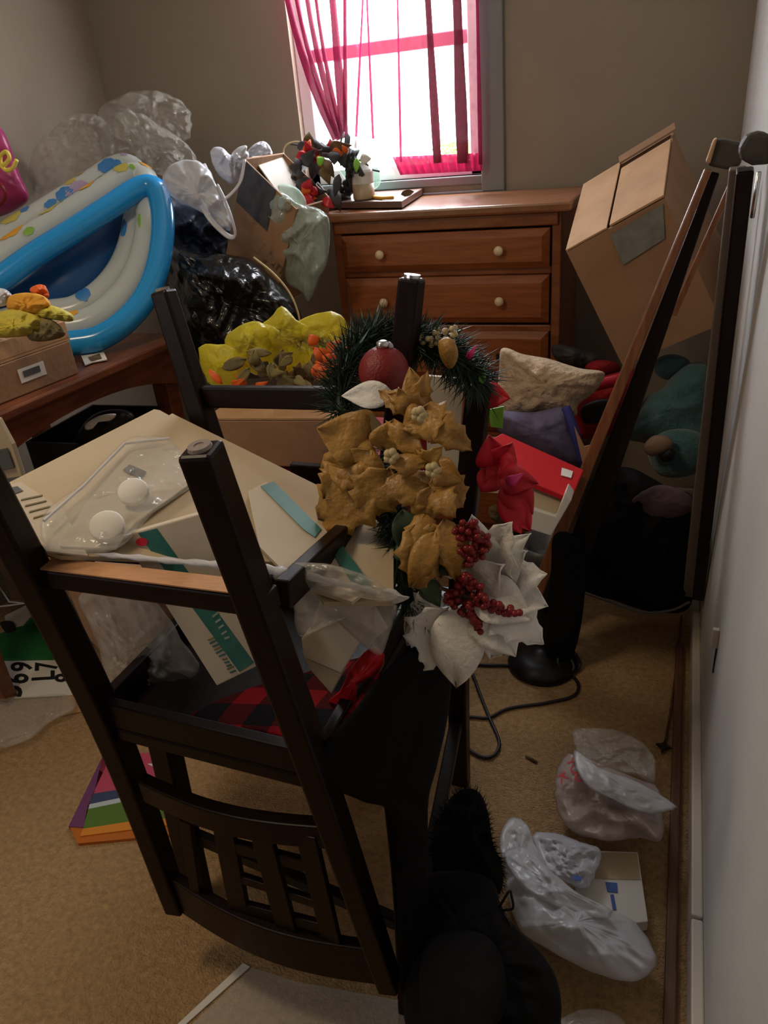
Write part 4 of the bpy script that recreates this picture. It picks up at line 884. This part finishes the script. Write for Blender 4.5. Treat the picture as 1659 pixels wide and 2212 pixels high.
# leaning folded stands
t = thing('folding_stand', 'tall wooden stand with long legs and round black foot leaning toward the right wall', 'folding stand', F(1215,1420))
bt, tp_ = A(1138,1330,1.80), A(1530,365,1.86)
obj('leg', bar(B(), bt, tp_, .040, .030, w1=.016, d1=.022), 'pole_wood', t, bevel=.004)
obj('leg', bar(B(), A(1200,1330,1.84), A(1545,372,1.89), .080, .022, w1=.02, d1=.02), 'dark_wood', t, bevel=.004)
obj('leg', bar(B(), A(1455,680,2.0), A(1590,375,1.98), .014, .014), 'pole_wood', t, bevel=.002)
obj('head_block', slab([(1538,308),(1560,300),(1610,310),(1600,358),(1575,368),(1528,358)], 1.86, .06), 'block_dark', t, bevel=.006)
obj('block_cap', slab([(1542,302),(1550,298),(1534,354),(1524,352)], 1.85, .05), 'cardboard_light', t, bevel=.004)
obj('foot', puff([(1195,1160),(1225,1150),(1260,1180),(1262,1300),(1235,1420),(1180,1420),(1185,1300),(1190,1220)], 1.80, .03, .1, 6, 8, 4, 89), 'black_fabric', t, smooth=True)
c0 = F(1172,1436); obj('base', lathe(B(), [(.10,0),(.105,.008),(.10,.025),(.06,.04),(.03,.05),(.02,.06)], c0, seg=32), 'black_plastic', t, smooth=True)
t = thing('folding_stand', 'folded stand with a rounded block, standing against the right wall nearest the viewer', 'folding stand', A(1505,1300,2.0))
obj('leg', bar(B(), A(1508,1290,1.98), A(1610,365,1.66), .030, .030), 'dark_wood', t, bevel=.004)
nm('taupe_wood', (0.15,0.115,0.09), .5)
obj('leg', bar(B(), A(1486,1285,2.02), A(1594,362,1.70), .030, .02), 'taupe_wood', t, bevel=.003)
obj('metal_rod', tube(B(), [A(1640,372,1.55), A(1625,470,1.57)], .004, 8), 'metal', t, smooth=True)
obj('head_block', slab([(1596,320),(1612,292),(1640,284),(1664,288),(1668,355),(1625,358),(1600,345)], 1.62, .05), 'block_dark', t, bevel=.008)
# round base and cable
t = thing('round_tub', 'dark grey round tub below the shoe box', 'tub', A(1180,1200,1.75))
c0 = F(1178,1200,.28); obj('tub_body', lathe(B(), [(.06,-.28),(.075,0),(.08,.01),(.08,.05),(.072,.05),(.070,-.0),(.01,-.01)], c0, seg=28), 'grey_plastic', t, smooth=True)
zf = .006
t = thing('power_cable', 'thin black cable looping across the carpet from the black stand foot', 'cable', F(1080,1500))
pts = [F(x, y, zf) for x, y in ((1120,1438),(1060,1437),(1020,1440),(1030,1480),(1055,1545),(1078,1600),(1070,1628),(1045,1636),(1010,1615),(1000,1580),(1010,1550),(1055,1550),(1100,1530),(1180,1518),(1235,1505),(1250,1485),(1238,1462),(1205,1450))]
obj('cord', tube(B(), spline(pts, 8), .0048, 8), 'cable', t, smooth=True)
t = thing('cable_coil', 'black cable coil at the right side of the black stand foot', 'cable', F(1225,1430))
pts = [F(x, y, z) for x, y, z in ((1195,1440,.02),(1225,1400,.05),(1215,1385,.06),(1240,1410,.05),(1253,1435,.02),(1240,1452,.01),(1215,1450,.02),(1205,1425,.05),(1222,1412,.05),(1240,1440,.03),(1225,1458,.01))]
obj('cord', tube(B(), spline(pts, 8), .005, 8), 'cable', t, smooth=True)
t = thing('wood_chip', 'small brown curled splinter on the bare carpet', 'debris', F(1148,1640)); obj('chip', tube(B(), [F(1136,1634,.003),F(1148,1639,.006),F(1160,1647,.003)], .0035, 6), 'brown_leaf', t)
t = thing('skewer_stick', 'thin dark stick with a star shaped tip along the right baseboard', 'stick', F(1440,1600))
obj('shaft', tube(B(), [F(1472,1330,.01),F(1464,1420,.008),F(1450,1530,.008),F(1438,1600,.008)], .0035, 7), 'mid_wood', t)
sp_ = [F(1434+ (18 if k%2==0 else 7)*math.cos(k*PI/4+.3), 1610+(16 if k%2==0 else 6)*math.sin(k*PI/4+.3), .014) for k in range(8)]
bm = B(); a = [bm.verts.new(p) for p in sp_]; c_ = [bm.verts.new(p-V((0,0,.006))) for p in sp_]; bm.faces.new(a); bm.faces.new(c_[::-1]); [bm.faces.new((a[i], c_[i], c_[(i+1)%8], a[(i+1)%8])) for i in range(8)]
obj('star_tip', bm, 'cable', t)
t = thing('wall_hook', 'small cream peg sticking out low on the right wall', 'hook', A(1550,1400,1.2))
yw = lambda x, y: (ray(x,y)*((RX)/ray(x,y).x)).y
p = A(1553,1375,yw(1553,1375)); obj('peg', par(B(), p+V((-.014,-.006,-.03)), V((.014,0,0)), V((0,.012,0)), V((0,0,.05))), 'trim_white', t, bevel=.002)
obj('dark_strip', par(B(), p+V((-.003,-.004,-.10)), V((.003,0,0)), V((0,.008,0)), V((0,0,.07))), 'cable', t)  # narrow dark strip below the peg
#@@FLOORBAGS
t = thing('grocery_bag', 'crumpled clear grocery bag with red lettering near the right baseboard', 'plastic bag', F(1320,1760))
obj('bag_body', puff([(1198,1690),(1215,1640),(1245,1630),(1300,1650),(1370,1680),(1420,1700),(1432,1760),(1432,1815),(1380,1812),(1300,1816),(1230,1790),(1202,1745)], YZ(.07), .045, 1.0, 10, 11, 4, 91), 'rosy_film', t, smooth=True)
obj('bag_mouth', puff([(1237,1577),(1290,1572),(1345,1580),(1395,1610),(1418,1650),(1412,1690),(1370,1675),(1300,1662),(1250,1650),(1240,1610)], YZ(.05), .03, 1.1, 12, 11, 4, 92), 'clear_film_soft', t, smooth=True)
obj('bag_flap', puff([(1240,1620),(1290,1655),(1380,1690),(1460,1740),(1440,1752),(1390,1755),(1330,1730),(1260,1690)], YZ(.13), .012, .9, 22, 7, 4, 93), 'white_film', t, smooth=True)
for (s_, x0, y0, x1, y1, ux, uy) in (('YOU',1222,1642,1246,1692,16,-8),('K',1204,1676,1214,1696,16,-9)):
    q = F(x0, y0, .125); text('lettering', s_, q, F(x1, y1, .125)-q, F(x0+ux, y0+uy, .125)-q, 'red_print', t)
t = thing('white_grocery_bag', 'large white translucent grocery bag on the carpet in the lower right', 'plastic bag', F(1260,1990))
obj('bag_body', puff([(1088,1860),(1120,1855),(1170,1895),(1230,1940),(1300,1960),(1370,1990),(1412,2050),(1416,2090),(1370,2120),(1290,2105),(1200,2060),(1125,2010),(1098,1940)], YZ(.06), .05, .75, 6, 12, 4, 94, pleat=.5), 'white_film', t, smooth=True)
obj('bag_loop', puff([(1085,1855),(1080,1805),(1105,1766),(1138,1780),(1158,1828),(1195,1885),(1175,1898),(1135,1850),(1115,1840)], YZ(.09), .015, .9, 18, 8, 3, 194), 'white_film', t, smooth=True)
obj('bag_flap', puff([(1090,1840),(1130,1830),(1190,1880),(1250,1930),(1320,1965),(1300,1985),(1220,1965),(1140,1925),(1100,1880)], YZ(.12), .014, 1.0, 14, 9, 4, 294, pleat=1.0), 'white_film', t, smooth=True)
obj('bag_side', puff([(1150,1805),(1200,1800),(1260,1820),(1300,1840),(1285,1890),(1265,1920),(1220,1905),(1175,1880)], YZ(.08), .02, 1.1, 20, 10, 4, 95), 'white_film_thick', t, smooth=True)
t = thing('paper_packet', 'flat cream and white printed packet under the white grocery bag', 'packet', F(1330,1900))
obj('packet_body', slab([(1250,1835),(1378,1840),(1400,1990),(1330,2000),(1240,1940)], YZ(.045), .03, (0,0,-1)), 'white_paper', t, bevel=.002)
obj('cream_panel', slab([(1300,1842),(1376,1843),(1384,1900),(1285,1898)], YZ(.0465), .001, (0,0,-1)), 'cream_board', t)
obj('blue_mark', slab([(1308,1905),(1333,1907),(1335,1928),(1312,1926)], YZ(.047), .001, (0,0,-1)), 'blue_print', t)
obj('blue_mark', slab([(1318,1932),(1326,1932),(1332,1965),(1324,1965)], YZ(.047), .001, (0,0,-1)), 'blue_print', t)
obj('blue_mark', slab([(1238,1890),(1258,1893),(1256,1903),(1236,1900)], YZ(.11), .001, (0,0,-1)), 'blue_print', t)
t = thing('clear_scrap', 'scrap of clear plastic at the bottom edge of the frame beside the black bag', 'plastic wrap', F(1270,2200))
obj('film', puff([(1205,2215),(1240,2185),(1290,2178),(1340,2195),(1360,2240),(1280,2260)], YZ(.02), .02, .6, 18, 6, 4, 96), 'clear_film_soft', t, smooth=True)
# black furry boot and backpack
t = thing('black_fur_hat', 'black furry bundle standing on the carpet behind the black backpack', 'fur hat', F(1000,1900))
fo = [(940,1790),(965,1735),(1000,1705),(1035,1712),(1055,1760),(1065,1820),(1085,1870),(1080,1930),(1020,1960),(950,1930),(928,1860)]
fpl = plane3((1000,1705,1.02),(1000,1950,.92),(940,1800,.98))
obj('body', puff(fo, fpl, .07, .3, 12, 9, 4, 97), 'black_fur', t, smooth=True)
bm = B(); rnd = random.Random(3); ol = spline([V((x,y,0)) for x, y in fo], 6, True); cc = sum(ol, V())/len(ol)
for _ in range(2200):
    o_ = ol[rnd.randrange(len(ol))]; s = math.sqrt(rnd.random()); q = cc+(o_-cc)*s; n_ = -ray(q.x,q.y).normalized(); p = A(q.x,q.y,fpl(q.x,q.y))+n_*.07*math.sqrt(max(0,1-s*s))
    d = ((A(o_.x,o_.y,fpl(o_.x,o_.y))-A(cc.x,cc.y,fpl(cc.x,cc.y))).normalized()*s+n_*.5+V((rnd.gauss(0,.4),rnd.gauss(0,.4),rnd.gauss(0,.4)))).normalized()*.02
    q_ = d.orthogonal().normalized()*.0007; bm.faces.new([bm.verts.new(p-q_), bm.verts.new(p+q_), bm.verts.new(p+d)])
obj('fur', bm, 'black_fur', t)
t = thing('black_backpack', 'black backpack with a dangling lace at the bottom centre of the frame', 'backpack', F(1040,2150))
bpn = plane3((960,1900,.86),(1150,2150,.70),(900,2200,.66))
obj('body', puff([(925,1890),(990,1880),(1060,1900),(1085,1960),(1120,2010),(1170,2060),(1205,2120),(1212,2200),(1190,2280),(1000,2320),(900,2290),(870,2150),(880,2000),(905,1930)], bpn, .07, .2, 8, 11, 4, 98), 'black_fabric', t, smooth=True)
obj('pocket', puff([(930,2030),(1020,2010),(1080,2060),(1090,2180),(1020,2260),(930,2240),(905,2130)], lambda x, y: bpn(x, y)-.06, .03, .15, 8, 8, 4, 99), 'black_fabric', t, smooth=True)
obj('strap', tube(B(), spline([A(905,2010,.80),A(882,2060,.76),A(890,2110,.73),A(920,2130,.71)],6), .008, 8, flat=.4), 'grey_plastic', t, smooth=True)
obj('lace', tube(B(), spline([A(1078,1960,.80),A(1100,1925,.80),A(1105,1935,.80),A(1108,1962,.80),A(1085,1968,.80),A(1100,1990,.78),A(1108,2020,.77),A(1105,2060,.75)],5), .0022, 6), 'cable', t, smooth=True)
#@@LEFTFLOOR
# ------------------------------------------------------------------ left floor things
t = thing('rainbow_pouch', 'flat pouch with rainbow stripes lying on the carpet behind the chair', 'pouch', F(260,1740))
def strip(name, ol, mat, z=.012, th=.010): obj(name, slab(ol, YZ(z), th, (0,0,-1)), mat, t)
strip('backing', [(150,1785),(235,1632),(375,1630),(380,1680),(400,1800),(168,1822)], 'stripe_dkorange', .009, .009)
strip('purple_edge', [(148,1785),(222,1632),(240,1632),(198,1720),(180,1787)], 'stripe_purple')
strip('pink_stripe', [(222,1632),(320,1626),(378,1634),(378,1668),(300,1700),(203,1714)], 'stripe_pink')
strip('navy_stripe', [(203,1714),(290,1700),(400,1690),(400,1712),(285,1718),(190,1738)], 'stripe_navy')
strip('white_stripe', [(190,1738),(285,1718),(400,1712),(400,1722),(285,1728),(188,1748)], 'stripe_white')
strip('green_stripe', [(188,1748),(285,1728),(400,1722),(400,1765),(295,1772),(180,1790)], 'stripe_green')
strip('orange_stripe', [(180,1790),(295,1772),(400,1765),(400,1778),(298,1790),(173,1806)], 'stripe_orange')
strip('white_tag', [(318,1650),(376,1646),(377,1670),(368,1672)], 'white_paper', .0135, .001)
strip('red_tag', [(330,1653),(372,1650),(367,1668)], 'red_print', .015, .001)
t = thing('green_board', 'dark green flat board lying above the number sticker sheet on the floor', 'board', F(50,1380))
obj('sheet', slab([(-60,1400),(85,1325),(140,1340),(160,1420),(-60,1424)], YZ(.02), .012, (0,0,-1)), 'green_board', t)
t = thing('number_sheet', 'white sheet of large black number stickers on the carpet at the left', 'sticker sheet', F(80,1460))
obj('sheet', slab([(-60,1426),(170,1420),(185,1478),(170,1500),(-60,1512)], YZ(.010), .003, (0,0,-1)), 'white_paper', t)
for s_, x0, x1, y0, y1 in (('9',22,70,1430,1450),('6',8,62,1455,1476),('5',-2,48,1481,1505),('7',75,125,1428,1446),('L',68,118,1448,1467),('8',117,165,1455,1474),('6',127,172,1430,1447),('1',-55,-5,1455,1470)):
    q = F(x1, y1, .0112); text('sticker_number', s_, q, F(x1, y0, .0112)-q, F(x0, y1+(3 if s_ in '7L' else 0), .0112)-q, 'ink', t)
t = thing('floor_plastic', 'crumpled clear plastic bag in front of the number sticker sheet', 'plastic bag', F(60,1560))
obj('film', puff([(-60,1510),(60,1505),(140,1500),(165,1530),(110,1560),(60,1600),(-20,1620),(-60,1600)], YZ(.02), .03, .6, 12, 8, 4, 101), 'clear_film', t, smooth=True)
t = thing('brown_card', 'small piece of brown cardboard sticking out behind the left chair post', 'cardboard', F(170,1520))
obj('sheet', slab([(135,1500),(180,1490),(215,1530),(132,1545)], YZ(.006), .004, (0,0,-1)), 'cardboard_light', t)
t = thing('string_tags', 'pale paper tags with string at the left edge below the table', 'tags', F(50,1300,.1))
obj('tag', slab([(10,1330),(70,1300),(78,1318),(50,1350),(15,1358)], YZ(.08), .003, (0,0,-1)), 'warm_white', t)
obj('string', tube(B(), [F(-20,1240,.12),F(20,1300,.10),F(70,1305,.09)], .003, 5), 'white_paper', t); obj('string', tube(B(), [F(-20,1312,.1),F(20,1308,.10),F(75,1300,.09)], .003, 5), 'white_paper', t)
obj('dark_clip', puff([(0,1345),(25,1342),(35,1360),(15,1368)], YZ(.085), .01, .3, 20, 4, 3, 5), 'ink', t)
t = thing('tan_floor_carton', 'flat brown carton standing behind the tags at the left edge', 'box', F(40,1280))
obj('box_body', slab([(-80,1180),(60,1190),(90,1310),(-80,1320)], 1.72, .12), 'cardboard_dark', t, bevel=.003)
t = thing('framed_picture', 'white framed grey picture at the left edge beneath the table', 'picture frame', A(10,1000,1.05))
obj('frame', slab([(-60,900),(-5,905),(25,960),(48,1030),(-60,1045)], 1.10, .012), 'cream_board', t, bevel=.002)
obj('picture', slab([(-60,985),(15,968),(30,1010),(-60,1030)], 1.095, .002), 'grey_plastic', t)
t = thing('carpet_strip', 'pale narrow strip lying on the carpet at the bottom left', 'strip', F(460,2150))
obj('strip', slab([(380,2215),(398,2215),(540,2088),(525,2080)], YZ(.004), .003, (0,0,-1)), 'white_paper', t)
t = thing('pale_floor_patch', 'pale see-through patch on the carpet under the chair back', 'plastic sheet', F(700,2190))  # pale layer standing for a paler area of carpet
nm('pale_overlay', (0.75,0.70,0.62), .6, alpha=.22)  # translucent pale layer standing for a paler area of carpet
obj('sheet', slab([(400,2225),(545,2090),(640,2120),(860,2160),(900,2230)], YZ(.003), .002, (0,0,-1)), 'pale_overlay', t)
for o_ in list(bpy.data.objects):
    if '_o' in o_: del o_['_o']
bpy.context.view_layer.update()
